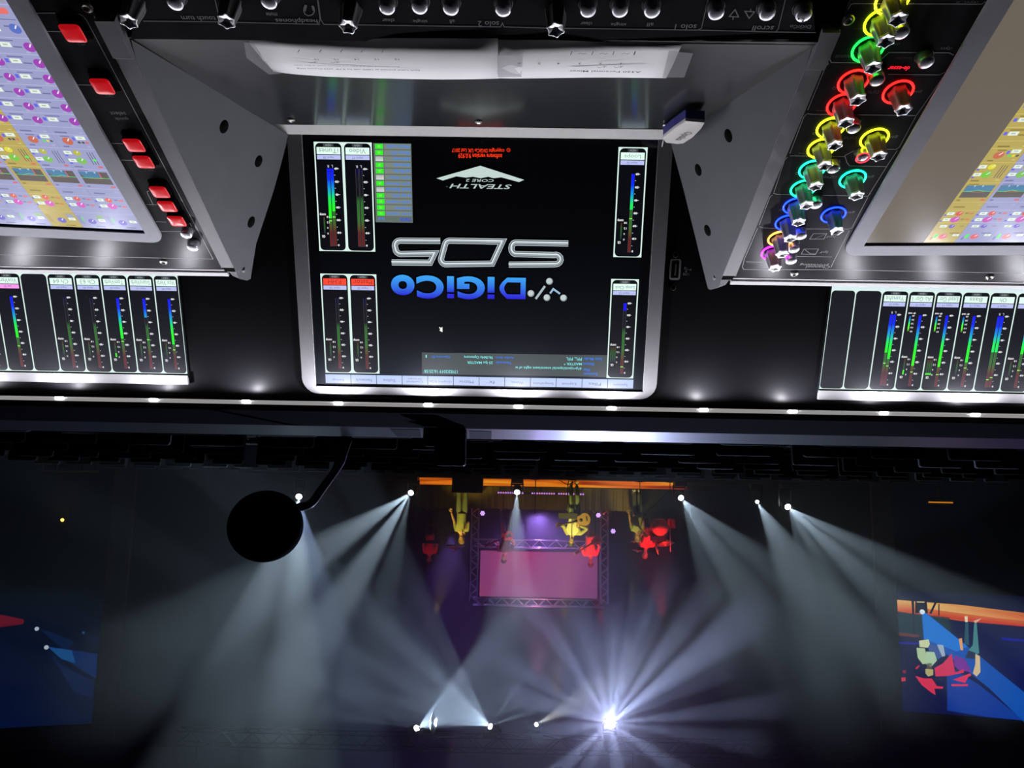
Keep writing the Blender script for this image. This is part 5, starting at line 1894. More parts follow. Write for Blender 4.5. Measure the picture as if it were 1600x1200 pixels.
# singer
zf = 752
singer = person(joints(23.0, dict(head=(721, 842), neck=(720.5, 833), chest=(721, 823), pelvis=(721.5, 803), shL=(712.5, 827), elL=(709.5, 814), wrL=(705, 801, -.05), tipL=(704.6, 793, -.08), shR=(730.5, 827.5), elR=(731.5, 814.5, -.10), wrR=(725.5, 829, -.22), tipR=(722.5, 834.5, -.24),
     hipL=(717.5, 800), knL=(717.2, 776), anL=(716.5, 753), toeL=(713, 751, -.2), hipR=(726, 800), knR=(727.5, 776), anR=(729.5, 753), toeR=(733, 751, -.2))),
     'singer in an olive shirt holding a microphone to the mouth, other arm hanging', SKIN, OLIVE, GREENG, FAIRHAIR, BSHOE)
b = MB(); q = at_y(722.8, 835, 22.76); b.tube([q, q + V((.01, -.02, -.16))], [.016, .012], 0, 8); b.ball(q, .028, 0, 8)
tag(b.build('handheld_microphone', H_BOX), 'microphone held to the mouth of the singer in the olive shirt', 'microphone')

# seated-looking guitarist at the front, standing behind a music stand
gt = person(joints(22.5, dict(head=(892.5, 846), neck=(893.5, 837.5), chest=(896, 827.5), pelvis=(897.5, 806), shL=(886, 833), elL=(880.5, 821.5, -.12), wrL=(874, 820, -.30), tipL=(870, 818, -.34), shR=(907.5, 833), elR=(918, 825.5, -.05), wrR=(906, 821.5, -.28), tipR=(900, 820.5, -.32),
     hipL=(893, 803), knL=(892.5, 780, -.04), anL=(892, 756.5), toeL=(890, 754, -.2), hipR=(902, 803), knR=(902.5, 780, -.04), anR=(901, 756.5), toeR=(903, 754, -.2))),
     'guitarist in a pale shirt under a khaki jacket, playing behind a black music stand', SKIN, KHAKI, GREENG, DARKHAIR, SHOE, sleeves=.95)
b = MB(); pts = [at_y(889, 836, 22.33), at_y(898.5, 836, 22.33), at_y(904, 830, 22.30), at_y(901, 808, 22.31), at_y(890, 808, 22.31), at_y(884.5, 828, 22.30)]
b.prism(pts, (0, .03, 0)); b.build('shirt_front', WHITEC, gt)


def guitar(name, body_px, Y, head_px, Yh, size, body_m, label, electric=False):
    a, h = at_y(*body_px, Y), at_y(*head_px, Yh)
    d = (h - a).normalized()
    n = V((0, -1, 0)); n = (n - d * n.dot(d)).normalized()
    s_ = n.cross(d)
    M = Matrix((s_, d, n)).transposed().to_4x4(); M.translation = a
    root = empty('guitar', a, label, 'guitar')
    prof = []
    N = 28
    for k_ in range(N):
        t = 2 * pi * k_ / N
        w = size * (1.0 - .22 * sin(t)) * (1 - .20 * math.exp(-((sin(t) - .25) / .28) ** 2))
        prof.append(V((w * cos(t), size * 1.25 * sin(t), 0)))
    th = .05 if electric else .10
    b = MB()
    b.loft([[M @ (p * .97 + V((0, 0, -th / 2))) for p in prof], [M @ (p + V((0, 0, -th / 2 + .01))) for p in prof], [M @ (p + V((0, 0, th / 2 - .01))) for p in prof], [M @ (p * .97 + V((0, 0, th / 2))) for p in prof]], smooth=False)
    b.build('guitar_body', body_m, root)
    L = (h - a).length
    b = MB()
    c0, c1 = M @ V((0, size * .9, th / 2)), M @ V((0, L, th / 2))
    b.tube([c0, c1], [.028, .024], 0, 8)
    b.build('neck', mat('dark_fretboard', (.06, .035, .02), .5), root)
    b = MB(); b.box(M @ V((0, L + .07, th / 2 - .01)), (.09, .17, .025), rot=M.to_3x3(), bevel=.008); b.build('headstock', mat('dark_headstock', (.05, .03, .02), .4), root)
    b = MB()
    if electric: b.box(M @ V((0, -.02, th / 2 + .006)), (.09, .16, .012), rot=M.to_3x3(), bevel=.003)
    else: b.lathe([(.05, 0), (.05, .002), (.001, .002)], M @ Matrix.Translation((0, size * .30, th / 2)), 18)
    b.build('pickup' if electric else 'sound_hole', H_BOX, root)
    b = MB(); b.box(M @ V((0, -size * .62, th / 2 + .008)), (.13, .03, .016), rot=M.to_3x3(), bevel=.003); b.build('bridge', H_BOX, root)
    return root


guitar('guitar', (910, 812), 22.22, (877, 819.5), 22.12, .185, mat('honey_guitar_wood', (.50, .30, .09), .35), 'honey coloured acoustic guitar held by the guitarist at the music stand')
ms = at_y(887, 806, 22.0)
stand = empty('music_stand', (ms.x, 22.0, ZD), 'black music stand with a wide desk before the front guitarist', 'music stand')
b = MB(); b.box(ms, (px_len(29, 22), .02, px_len(9, 22)), rot=Matrix.Rotation(radians(-12), 3, 'X'), bevel=.004); b.build('music_desk', H_BLACK, stand)
b = MB(); b.tube([(ms.x, 22.01, ZD + .12), (ms.x, 22.02, ms.z)], .014, 0, 8); b.build('pole', H_BOX, stand)
for k_ in range(3):
    a = 2 * pi * k_ / 3 + .5
    b = MB(); b.tube([(ms.x, 22.01, ZD + .16), (ms.x + .3 * cos(a), 22.01 + .3 * sin(a), ZD + .012)], .011, 0, 6); b.build('leg', H_BOX, stand)


def mic_stand(x, y0, y1, Y, zb, label, boom=None):
    p = at_y(x, y1, Y)
    root = empty('microphone_stand', (p.x, Y, zb), label, 'microphone stand')
    b = MB(); b.lathe([(.14, 0), (.14, .015), (.02, .03)], Matrix.Translation((p.x, Y, zb)), 18); b.build('base', H_BOX, root)
    b = MB(); b.tube([(p.x, Y, zb + .02), p], .013, 0, 8); b.build('pole', H_BOX, root)
    q = p
    if boom:
        q = at_y(*boom, Y - .2)
        b = MB(); b.tube([p, q], .011, 0, 8); b.build('boom', H_BOX, root)
    b = MB(); b.tube([q, q + V((0, -.12, .03))], [.017, .013], 0, 8); b.ball(q + V((0, -.13, .032)), .027, 0, 8); b.build('microphone', H_BOX, root)
    return root


mic_stand(836, 745, 799, 22.3, ZD, 'straight microphone stand in front of the truss arch, unoccupied')
mic_stand(893.5, 752, 838, 22.05, ZD, 'straight microphone stand at the face of the front guitarist')
mic_stand(1000, 752, 800, 23.0, ZD, 'microphone stand next to the bass player', )
mic_stand(1047, 752, 766, 22.6, ZD, 'low microphone stand whose long boom leans up towards the bass player', boom=(1008, 802))

# bass player, one foot forward, hand raised to the head
person(joints(24.2, dict(head=(996.5, 840), neck=(996, 832.5), chest=(995, 824), pelvis=(996.5, 806), shL=(988, 827), elL=(985, 815.5), wrL=(983, 803, -.08), tipL=(982, 795, -.1), shR=(1003, 827.5), elR=(1004, 815.5, -.12), wrR=(999.5, 829, -.24), tipR=(997, 836, -.24),
     hipL=(992, 804), knL=(991, 786), anL=(991.5, 768.5), toeL=(990, 766, -.2), hipR=(1000, 804), knR=(999.5, 786), anR=(998.5, 768.5), toeR=(999.5, 766, -.2))),
     'bass player lit yellow from the side, standing between riser skirt and drum riser', SKIN, OLIVE, mat('slate_denim', (.16, .19, .19), .85), FAIRHAIR, mat('pale_shoe', (.75, .66, .42), .6), long_hair=True)
zsh = at_y(995, 767, 24.2).z - .085
if zsh > ZM + .02:
    bx = at_y(995, 767, 24.2)
    b = MB(); b.box((bx.x, 24.15, (ZM + zsh) / 2), (.7, .6, zsh - ZM - .002), bevel=.01)
    tag(b.build('step_box', H_BLACK), 'black step box under the feet of the bass player', 'step')
guitar('guitar', (993, 815), 23.9, (1006, 833), 23.8, .13, mat('dark_bass_body', (.06, .03, .02), .3), 'dark bass guitar held low by the bass player in yellow light', electric=True)

# two guitarists on the riser
person(joints(25.6, dict(head=(787.5, 873), neck=(788, 865.5), chest=(789.5, 856.5), pelvis=(791, 836.5), shL=(779.5, 859.5), elL=(778, 848, -.1), wrL=(771.5, 846, -.28), tipL=(766, 847.5, -.3), shR=(799, 859.5), elR=(803.5, 847, -.06), wrR=(795, 841.5, -.3), tipR=(790, 841, -.32),
     hipL=(786.5, 833), knL=(784, 812), anL=(782, 798.3), toeL=(780, 795.5, -.2), hipR=(795, 833), knR=(796.5, 812), anR=(798, 798.3), toeR=(800, 795.5, -.2))),
     'guitarist in dark grey on the riser before the pink screen, dark hair', SKIN, GREYC, mat('blue_grey_denim', (.10, .12, .15), .85), DARKHAIR, BSHOE)
guitar('guitar', (793, 838), 25.25, (764, 850), 25.15, .15, mat('cherry_guitar_body', (.75, .08, .05), .3), 'bright red electric guitar in front of the pink screen', electric=True)
person(joints(25.6, dict(head=(923, 879), neck=(923, 871), chest=(922.5, 861.5), pelvis=(922, 840), shL=(913, 865.5), elL=(909, 853.5, -.12), wrL=(901, 862, -.3), tipL=(896, 865, -.33), shR=(932, 865.5), elR=(936, 853, -.05), wrR=(930, 845.5, -.3), tipR=(925, 845, -.32),
     hipL=(918, 837), knL=(918.5, 815), anL=(918.5, 801), toeL=(917, 798, -.2), hipR=(926.5, 837), knR=(927.5, 815), anR=(928, 801), toeR=(930, 798, -.2))),
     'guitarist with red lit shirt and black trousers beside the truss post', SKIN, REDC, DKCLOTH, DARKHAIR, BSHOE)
guitar('guitar', (931, 845), 25.25, (905, 861), 25.15, .14, mat('brown_guitar_body', (.12, .04, .03), .3), 'dark electric guitar slung across the red shirt', electric=True)

# drummer and kit
person(joints(26.6, dict(head=(1008, 866), neck=(1009, 857.5), chest=(1010.5, 849), pelvis=(1012, 829), shL=(1001, 852), elL=(997, 842, -.1), wrL=(1003, 835, -.32), tipL=(1007, 833, -.36), shR=(1020, 852), elR=(1027, 846, -.1), wrR=(1026, 856, -.25), tipR=(1027, 861, -.28),
     hipL=(1007.5, 827), knL=(1004, 826, -.42), anL=(1004, 812.5, -.45), toeL=(1003, 811, -.62), hipR=(1017, 827), knR=(1021, 826, -.42), anR=(1021, 812.5, -.45), toeR=(1022, 811, -.62))),
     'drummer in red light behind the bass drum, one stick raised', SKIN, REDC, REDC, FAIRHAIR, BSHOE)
b = MB(); b.tube([at_y(1022.5, 850, 26.3), at_y(1029, 867, 26.25)], [.012, .014], 0, 6); tag(b.build('drum_stick', mat('pale_drumstick', (.8, .65, .45), .5)), 'drum stick raised in the hand of the drummer', 'drum stick')
thr = at_y(1012, 822, 26.7)
b = MB(); b.lathe([(.16, -.03), (.17, 0), (.16, .05), (.02, .06)], Matrix.Translation((thr.x, 26.7, thr.z)), 18)
dt = empty('drum_stool', (thr.x, 26.7, ZDR), 'round drum stool under the drummer', 'stool')
b.build('seat', H_BLACK, dt)
b = MB(); b.tube([(thr.x, 26.7, ZDR + .01), (thr.x, 26.7, thr.z)], .03, 0, 8); b.build('post', H_BOX, dt)
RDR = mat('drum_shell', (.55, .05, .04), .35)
HEADM = mat('drum_head', (.62, .30, .20), .6)


def drum(px, Y, r_px, depth, label, axis='Y', legs=None, head_m=None):
    p = at_y(*px, Y)
    r = px_len(r_px, Y)
    root = empty('drum', (p.x, Y, ZDR), label, 'drum')
    M = Matrix.Translation(p) @ (Matrix.Rotation(radians(90), 4, 'X') if axis == 'Y' else Matrix())
    b = MB(); b.lathe([(r * .97, -depth), (r, -depth + .01), (r, -.02), (r * .97, 0)], M, 28); b.build('shell', RDR, root)
    b = MB(); b.lathe([(r * .96, .001), (.002, .004)], M, 28); b.build('drum_head', head_m or HEADM, root)
    b = MB()
    pts = [M @ V((r * 1.01 * cos(2 * pi * k_ / 28), r * 1.01 * sin(2 * pi * k_ / 28), -.01)) for k_ in range(28)]
    b.tube(pts, .013, 0, 6, closed=True); b.build('hoop', mat('hoop_chrome', (.5, .35, .33), .3, metal=.8), root)
    for dx in (-.7, .7):
        b = MB()
        b.tube([(p.x + dx * r, Y + depth * .4, p.z - r * (.75 if axis == 'Y' else 0) - (.05 if axis != 'Y' else 0)), (p.x + dx * r * 1.3, Y + depth * .4, ZDR + .018)], .013, 0, 6); b.build('leg', H_BOX, root)
    return root, p, r


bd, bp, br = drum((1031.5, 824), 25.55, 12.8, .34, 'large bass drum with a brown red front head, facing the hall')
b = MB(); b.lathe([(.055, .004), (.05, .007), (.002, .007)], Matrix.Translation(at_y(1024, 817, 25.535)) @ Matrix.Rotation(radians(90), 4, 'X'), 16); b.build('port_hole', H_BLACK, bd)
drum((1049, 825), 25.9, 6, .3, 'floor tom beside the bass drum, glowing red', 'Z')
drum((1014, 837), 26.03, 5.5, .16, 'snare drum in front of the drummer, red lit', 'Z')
# black monitor lying over the bass drum
p = at_y(1028, 841.5, 25.75)
b = MB(); b.box(p, (px_len(22, 25.7), .2, px_len(7.5, 25.7)), bevel=.02)
rt = empty('rack_tom', (p.x, 25.75, ZDR), 'wide black tom rack above the bass drum', 'drum')
b.build('shell', H_BLACK, rt)
b = MB(); b.tube([(p.x, 25.78, bp.z + br - .01), (p.x, 25.78, p.z)], .02, 0, 8); b.build('post', H_BOX, rt)
CYM = mat('cymbal_brass', (.75, .45, .22), .3, metal=.9)


def cymbal(px, Y, rp, tilt_, label, base_z=None):
    p = at_y(*px, Y); r = px_len(rp, Y)
    bz_ = ZDR if base_z is None else base_z
    root = empty('cymbal', (p.x, Y, bz_), label, 'cymbal')
    M = Matrix.Translation(p) @ Matrix.Rotation(radians(tilt_[0]), 4, 'X') @ Matrix.Rotation(radians(tilt_[1]), 4, 'Y')
    b = MB(); b.lathe([(r, 0), (r * .5, .02), (r * .2, .03), (r * .14, .055), (.004, .065)], M, 28); b.build('plate', CYM, root)
    b = MB(); b.tube([(p.x, Y + .02, bz_ + .15), p + V((0, 0, .07))], .012, 0, 6); b.build('pole', H_BOX, root)
    for k_ in range(3):
        a = 2 * pi * k_ / 3 + .3
        b = MB(); b.tube([(p.x, Y + .02, bz_ + .3), (p.x + .22 * cos(a), Y + .02 + .22 * sin(a), bz_ + .012)], .010, 0, 6); b.build('leg', H_BOX, root)


cymbal((1040, 850), 26.0, 12.5, (24, -7), 'largest red cymbal, tilted over the floor tom side')
cymbal((1044, 846), 26.5, 10, (14, 16), 'second cymbal crossing behind the largest red cymbal')
cymbal((996, 860), 26.4, 8, (8, 4), 'high flat cymbal beside the head of the drummer')
cymbal((991, 845.5), 25.95, 6, (8, -8), 'low cymbal at the shoulder of the bass player')
p0, p1 = at_y(1047.5, 812, 25.45), at_y(1047.5, 862, 25.45)
b = MB(); b.tube([(p0.x, 25.45, ZDR + .01), p1], .018, 0, 8); b.lathe([(.12, 0), (.12, .012), (.02, .02)], Matrix.Translation((p0.x, 25.45, ZDR + .006)), 16)
tag(b.build('hardware_pole', mat('pale_pole', (.6, .6, .75), .4)), 'pale purple lit hardware pole rising beside the floor tom', 'pole')

# keyboard player in the shadows
kb = at_y(666, 846.5, 25.4)
key = empty('keyboard', (kb.x, 25.4, kb.z), 'dim stage keyboard resting on a tall red lit stand', 'keyboard')
kw = px_len(40, 25.4)
b = MB(); b.box(kb, (kw, .32, .09), bevel=.01); b.build('case', H_BLACK, key)
b = MB(); b.box(kb + V((0, .02, .049)), (kw * .94, .15, .012)); b.build('keys', mat('ivory_keys', (.5, .46, .42), .4), key)
ks = empty('keyboard_stand', (kb.x, 25.4, ZR), 'thin stand with a crossbar under the dim keyboard', 'stand')
KST = mat('stand_tube', (.12, .06, .06), .5)
for dx in (-.42, .42):
    b = MB(); b.tube([(kb.x + dx * kw, 25.4, ZR + .012), (kb.x + dx * kw, 25.4, kb.z - .048)], .018, 0, 8); b.build('leg', KST, ks)
b = MB(); b.tube([(kb.x - .42 * kw, 25.4, at_y(670, 821, 25.4).z), (kb.x + .42 * kw, 25.4, at_y(670, 821, 25.4).z)], .018, 0, 8); b.build('crossbar', KST, ks)
person(joints(26.1, dict(head=(670.5, 875), neck=(671, 867), chest=(672, 859), pelvis=(672, 837), shL=(663.5, 862), elL=(661, 851, -.15), wrL=(662, 848, -.5), tipL=(663, 848.6, -.6), shR=(680, 862), elR=(683, 851, -.15), wrR=(678, 848, -.5), tipR=(675, 848.6, -.6),
     hipL=(668, 834), knL=(667.5, 813), anL=(667, 795.5), toeL=(666, 793.5, -.2), hipR=(676, 834), knR=(676.5, 813), anR=(677, 795.5), toeR=(678, 793.5, -.2))),
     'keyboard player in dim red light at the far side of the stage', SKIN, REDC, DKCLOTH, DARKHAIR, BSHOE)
# purple lit stool lamp by the singer
p = at_y(711, 853, 26.2)
sl = empty('floor_lamp', (p.x, 26.2, ZR), 'lamp with a purple lit flat shade behind the head of the singer', 'lamp')
b = MB(); b.lathe([(.02, .10), (.20, .06), (.33, .0), (.31, -.02), (.02, .02)], Matrix.Translation(p), 20); b.build('lamp_shade', mat('pale_shade', (.75, .62, .72), .6), sl)
b = MB(); b.tube([(p.x, 26.2, ZR + .02), p + V((0, 0, .02))], .015, 0, 8); b.lathe([(.16, 0), (.16, .015), (.02, .03)], Matrix.Translation((p.x, 26.2, ZR + .003)), 16); b.build('stem', H_BOX, sl)
b = MB(); b.ball(p + V((.05, -.05, .16)), .05, 0, 10); b.build('finial', mat('bronze', (.4, .2, .12), .4), sl)

# wedge monitor
wa, wb = at_y(706, 760, 21.95), at_y(754, 760, 21.95)
wc = (wa.x + wb.x) / 2
wz = at_y(730, 770, 21.95).z
wg = empty('stage_monitor', (wc, 22.1, ZD), 'wide black wedge monitor in front of the singer', 'speaker')
b = MB(); w_ = wa.x - wb.x
b.loft([[(wc - w_ / 2, 21.95, ZD + .002), (wc - w_ / 2, 22.45, ZD + .002), (wc - w_ / 2, 22.40, ZD + .22), (wc - w_ / 2, 22.05, wz), (wc - w_ / 2, 21.95, wz)], [(wc + w_ / 2, 21.95, ZD + .002), (wc + w_ / 2, 22.45, ZD + .002), (wc + w_ / 2, 22.40, ZD + .22), (wc + w_ / 2, 22.05, wz), (wc + w_ / 2, 21.95, wz)]], smooth=False)
b.build('cabinet', H_BLACK, wg)
b = MB(); b.prism([(wc - w_ * .45, 22.408, ZD + .235), (wc + w_ * .45, 22.408, ZD + .235), (wc + w_ * .45, 22.07, wz - .01), (wc - w_ * .45, 22.07, wz - .01)], (0, .008, .012)); b.build('grille', H_BOX, wg)

# ================================================================== side screens
def side_screen(quad, Ys, label, flabel, fpx):
    """quad: photo corners (x,y) of the picture; Ys: their distances"""
    P = [at_y(x, y, Y) for (x, y), Y in zip(quad, Ys)]
    return P


# image-left screen: right edge at Y=21, running towards the camera to the outside
def plane_screen(pe0, pe1, Y0, ang, side):
    a = at_y(*pe0, Y0)
    d = V((cos(radians(ang)), -sin(radians(ang)), 0)) if side > 0 else V((-cos(radians(ang)), -sin(radians(ang)), 0))
    u = d if side > 0 else -d
    return Surf(a, u, (0, 0, 1))


WOOD = H_BROWN
for side, pe, ang, pic, fr in ((1, (163, 915), 16, [(163, 915), (-60, 913), (-60, 1166), (145, 1129)], [(198, 905), (-60, 903), (-60, 1200), (180, 1160)]),
                               (-1, (1399, 922), 13, [(1399, 922), (1660, 932), (1660, 1134), (1411, 1110)], [(1366, 905), (1660, 915), (1660, 1170), (1377, 1133)])):
    S = plane_screen(pe, None, 21.0, ang, side)
    uv = [S.uv(*p) for p in pic]
    ue = (uv[0][0] + uv[3][0]) / 2
    uo = ue + side * 6.2
    v0, v1 = uv[0][1], uv[3][1]
    lab = ('dark blue side screen showing two stage lights with blue beams', 'side screen showing the band on a blue stage with orange streaks')[0 if side > 0 else 1]
    root = empty('side_screen', S.P((ue + uo) / 2, v0), lab, 'screen')
    c = Canvas(S, .06)
    A = lambda x, y: S.uv(x, y, .06)
    if side > 0:
        c.poly([(ue, v0), (uo, v0), (uo, v1), (ue, v1)], [dim('02060e', 1), dim('020814', 1), dim('051a50', 1), dim('04183e', 1)], 0)
        c.ppoly([(-20, 957), (10, 962), (38, 968), (36, 975), (0, 980), (-20, 984)], '7c1630', 1)
        for src, tri, col in (((57.5, 983), [(60, 981), (116, 1002), (104, 1016), (90, 1008)], '0a2452'), ((73, 1012), [(75, 1010), (110, 1015), (152, 1022), (150, 1060), (118, 1040)], '0a3070'),
                              ((73, 1012), [(75, 1011), (112, 1016), (118, 1036), (96, 1030)], '1862a8'), ((73, 1012), [(74, 1015), (98, 1040), (146, 1064), (144, 1088), (118, 1084)], '092456'), ((131, 989), [(131, 988), (153, 999), (152, 1010), (138, 998)], '061a44')):
            c.ppoly(tri, col, 1 + (col == '1862a8') + (col == '092456') * .5)
        for x, y, r in ((57.5, 982.5, 3), (72.5, 1011.5, 3.2), (130.5, 988.5, 2)):
            c.disc(*A(x, y), px_len(r, 21), 'd8ecff' if x < 100 else '2a5a8c', 4, 12)
    else:
        c.poly([(ue, v0), (uo, v0), (uo, v1), (ue, v1)], [dim('08082c', 1), dim('08081f', 1), dim('0a1c6c', 1), dim('080c40', 1)], 0)
        # sunset streaks
        c.ppoly([(1398.5, 937), (1500, 945), (1660, 965), (1660, 988), (1600, 979), (1500, 970), (1399, 955)], [dim('f0c070', 1), dim('e8a050', 1), dim('b83418', 1), dim('a01818', 1), dim('d02820', 1), dim('e06030', 1), dim('d84820', 1)], 1)
        c.ppoly([(1440, 941), (1560, 956), (1660, 972), (1660, 976), (1560, 966), (1440, 950)], [dim('f4d078', 1), dim('e07038', 1), dim('c83018', 1), dim('d85020', 1), dim('f09048', 1), dim('f4c878', 1)], 2)
        for poly, col, ly in (([(1402, 955), (1484, 965), (1487, 998), (1405, 992)], '14303a', 1), ([(1402, 988), (1436, 992), (1436, 996), (1403, 993)], '6c3430', 2),
                              ([(1424, 937), (1428, 937), (1430, 991), (1427, 991)], '06061c', 3), ([(1430, 939), (1448, 940), (1450, 958), (1430, 958)], '080820', 4), ([(1432, 939.5), (1445, 940), (1444, 942), (1433, 941.5)], 'd8b890', 5),
                              ([(1462, 938), (1465, 939), (1455, 960), (1452, 958)], '080820', 4), ([(1466, 944), (1468, 944), (1468, 962), (1466, 962)], '3a1a28', 4),
                              ([(1440, 958), (1444, 955), (1660, 1130), (1600, 1128), (1545, 1075), (1470, 1015), (1443, 1000)], '0a55b8', 2), ([(1441, 958), (1444, 956), (1512, 1010), (1495, 1018), (1444, 998)], '0c7ce0', 3),
                              ([(1480, 1040), (1530, 1070), (1600, 1126), (1540, 1120), (1480, 1110)], '0a3ca0', 2), ([(1404, 1003), (1438, 1004), (1438, 1007), (1405, 1006)], '1414a0', 2), ([(1565, 996), (1640, 1003), (1640, 1006), (1565, 1000)], '1414a0', 2),
                              # guitarist in pale clothes
                              ([(1436, 1001), (1451, 999), (1453, 1006), (1450, 1012), (1437, 1011)], 'd8e4b0', 4), ([(1432, 1012), (1445, 1013), (1450, 1036), (1442, 1038), (1434, 1028)], 'bcd8a8', 4), ([(1447, 1018), (1460, 1019), (1464, 1032), (1455, 1042), (1447, 1038)], 'b8dcb4', 4),
                              ([(1450, 1006), (1470, 1010), (1478, 1022), (1466, 1030), (1452, 1026)], '3c5ca0', 3), ([(1464, 1007), (1474, 1008), (1477, 1025), (1472, 1026)], 'a8bcd0', 5), ([(1446, 1045), (1458, 1046), (1458, 1055), (1450, 1057), (1446, 1052)], 'c0b878', 5), ([(1448, 1036), (1456, 1036), (1456, 1046), (1448, 1046)], '5a4c40', 4),
                              # drums in red
                              ([(1487, 1021), (1492, 1050), (1506, 1051), (1506, 1045), (1482, 1056), (1462, 1057), (1460, 1044), (1474, 1036)], 'e02a5c', 4), ([(1492, 1024), (1508, 1030), (1518, 1050), (1500, 1048), (1490, 1040)], '7c2ca0', 4), ([(1430, 1056), (1444, 1060), (1456, 1060), (1464, 1072), (1474, 1073), (1473, 1076), (1460, 1076), (1462, 1086), (1455, 1082), (1440, 1070)], 'e83058', 4),
                              ([(1486, 1069), (1513, 1069), (1512, 1072), (1487, 1072)], 'f03058', 5), ([(1489, 1062), (1508, 1067), (1500, 1064), (1516, 1052), (1518, 1055), (1506, 1062)], 'e83060', 5), ([(1430, 1044), (1436, 1039), (1437, 1041), (1432, 1046)], 'd82848', 5),
                              # bass player
                              ([(1507, 963), (1512, 963), (1512, 972), (1508, 972)], 'f4e4c0', 6), ([(1521, 970), (1534, 966), (1527, 972), (1524, 974)], 'f0b8a0', 6), ([(1508, 973), (1513, 973), (1514, 1008), (1507, 1006)], '2a5a6c', 5), ([(1522, 974), (1526, 974), (1530, 1020), (1525, 1024), (1513, 1016), (1520, 1008)], '4a8c90', 5),
                              ([(1498, 998), (1503, 997), (1505, 1016), (1501, 1016)], 'f0a870', 6), ([(1513, 1016), (1524, 1020), (1524, 1030), (1508, 1028)], '1c2850', 6), ([(1524, 1022), (1531, 1025), (1532, 1050), (1526, 1057), (1520, 1052), (1524, 1038)], 'e0c898', 7),
                              ([(1408, 1059), (1415, 1058), (1415, 1064), (1409, 1065)], 'd83048', 5), ([(1410, 1047), (1416, 1047), (1415, 1052), (1411, 1052)], '8c2038', 5)):
            c.ppoly(poly, col, ly)
        c.disc(*A(1441, 956), px_len(3.6, 21), 'e8fcff', 8, 14)
    c.build('picture', attr_mat('side_screen_picture' if side < 0 else 'dim_side_screen_picture', True, rough=.8, strength=.8 if side < 0 else .5), root)
    b = MB()
    b.prism([S.P(ue - side * .05, v0 - .05, .0), S.P(uo, v0 - .05, .0), S.P(uo, v1 + .05, .0), S.P(ue - side * .05, v1 + .05, .0)], S.n * .05)
    b.build('panel', H_BLACK, root)
    fu = [S.uv(*p) for p in fr]
    fe = (fu[0][0] + fu[3][0]) / 2
    w_ = abs(fe - ue)
    wtop, wbot = .55, .5
    for q in ([(fe, 0 - S.o.z), (ue - side * .03, 0 - S.o.z), (ue - side * .03, v1 + wtop), (fe, v1 + wtop)],):
        b = MB(); b.prism([S.P(*z, -.1) for z in q], S.n * .28)
        o = b.build('trim_1' if side > 0 else 'trim_4', WOOD); o['kind'] = 'structure'
    for nm, (za, zb) in (('trim_2' if side > 0 else 'trim_5', (v1 + .03, v1 + wtop)), ('trim_3' if side > 0 else 'trim_6', (-S.o.z, v0 - .04))):
        b = MB(); b.prism([S.P(ue, za, -.1), S.P(uo + side * 2, za, -.1), S.P(uo + side * 2, zb, -.1), S.P(ue, zb, -.1)], S.n * .22)
        o = b.build(nm, WOOD if za > 0 else H_WALL); o['kind'] = 'structure'

# amber work lamp and amber-lit strip by the walls
AMB = mat('amber_lens', (.5, .3, .1), .3, emit='ffb040', estr=6)
p = at_y(97.5, 811, 17)
dl = empty('desk_lamp', (p.x, 17, 1.02), 'tiny amber desk lamp glowing over papers by the side wall', 'lamp')
b = MB(); b.ball(p + V((0, 0, .02)), .035, 0, 10); b.build('bulb', AMB, dl)
b = MB(); b.lathe([(.10, 0), (.10, .012), (.015, .02)], Matrix.Translation((p.x - .12, 17.1, 1.022)), 14); b.tube([(p.x - .12, 17.1, 1.04), (p.x - .10, 17.08, p.z + .1), (p.x, 17, p.z + .07)], .008, 0, 6); b.build('stem', H_BOX, dl)
tb = at_y(97, 800, 17)
tbl = empty('desk', (tb.x, 17.1, 0), 'small desk under the amber lamp by the side wall', 'desk')
b = MB(); b.box((tb.x, 17.1, 1.0), (1.0, .6, .04)); b.build('table_top', H_BROWN, tbl)
for dx in (-.45, .45):
    for dy in (-.25, .25):
        b = MB(); b.box((tb.x + dx, 17.1 + dy, .49), (.05, .05, .98)); b.build('leg', H_BLACK, tbl)
spot('desk_lamp_light', p + V((0, 0, .0)), p + V((0, .05, -1)), 9, (1, .6, .2), 120, .5, .03)
p = at_y(1470, 785, 20)
ws = empty('amber_lit_strip', p, 'thin amber-lit strip low on the wall under the side screen', 'lamp')
b = MB(); b.box(p, (px_len(36, 20), .04, .035)); b.build('strip', mat('amber_strip', (.5, .3, .1), .3, emit='d08018', estr=.8), ws)  # amber light on the strip is put in as emission
b = MB(); b.box(p + V((0, .06, .03)), (px_len(40, 20), .08, .10), bevel=.01); b.build('housing', H_BOX, ws)
b = MB(); b.box((p.x, 20.06, (p.z - .02) / 2), (.06, .06, p.z - .02)); b.build('post', H_BOX, ws)
p = at_y(1523, 742.5, 13.1)
ex = empty('indicator_light', p, 'single orange pilot light in the dark seating, under the amber strip', 'lamp')
b = MB(); b.ball(p, .018, 0, 8); b.build('lens', mat('orange_pilot', (.5, .3, .1), .3, emit='ff9a30', estr=2), ex)
b = MB(); b.tube([(p.x, 13.12, 0), (p.x, 13.12, p.z)], .012, 0, 6); b.build('post', H_BOX, ex)

# ================================================================== seating
SEAT = mat('dark_seat_fabric', (.028, .026, .030), .9)
SFR = mat('seat_frame', (.02, .02, .022), .5)


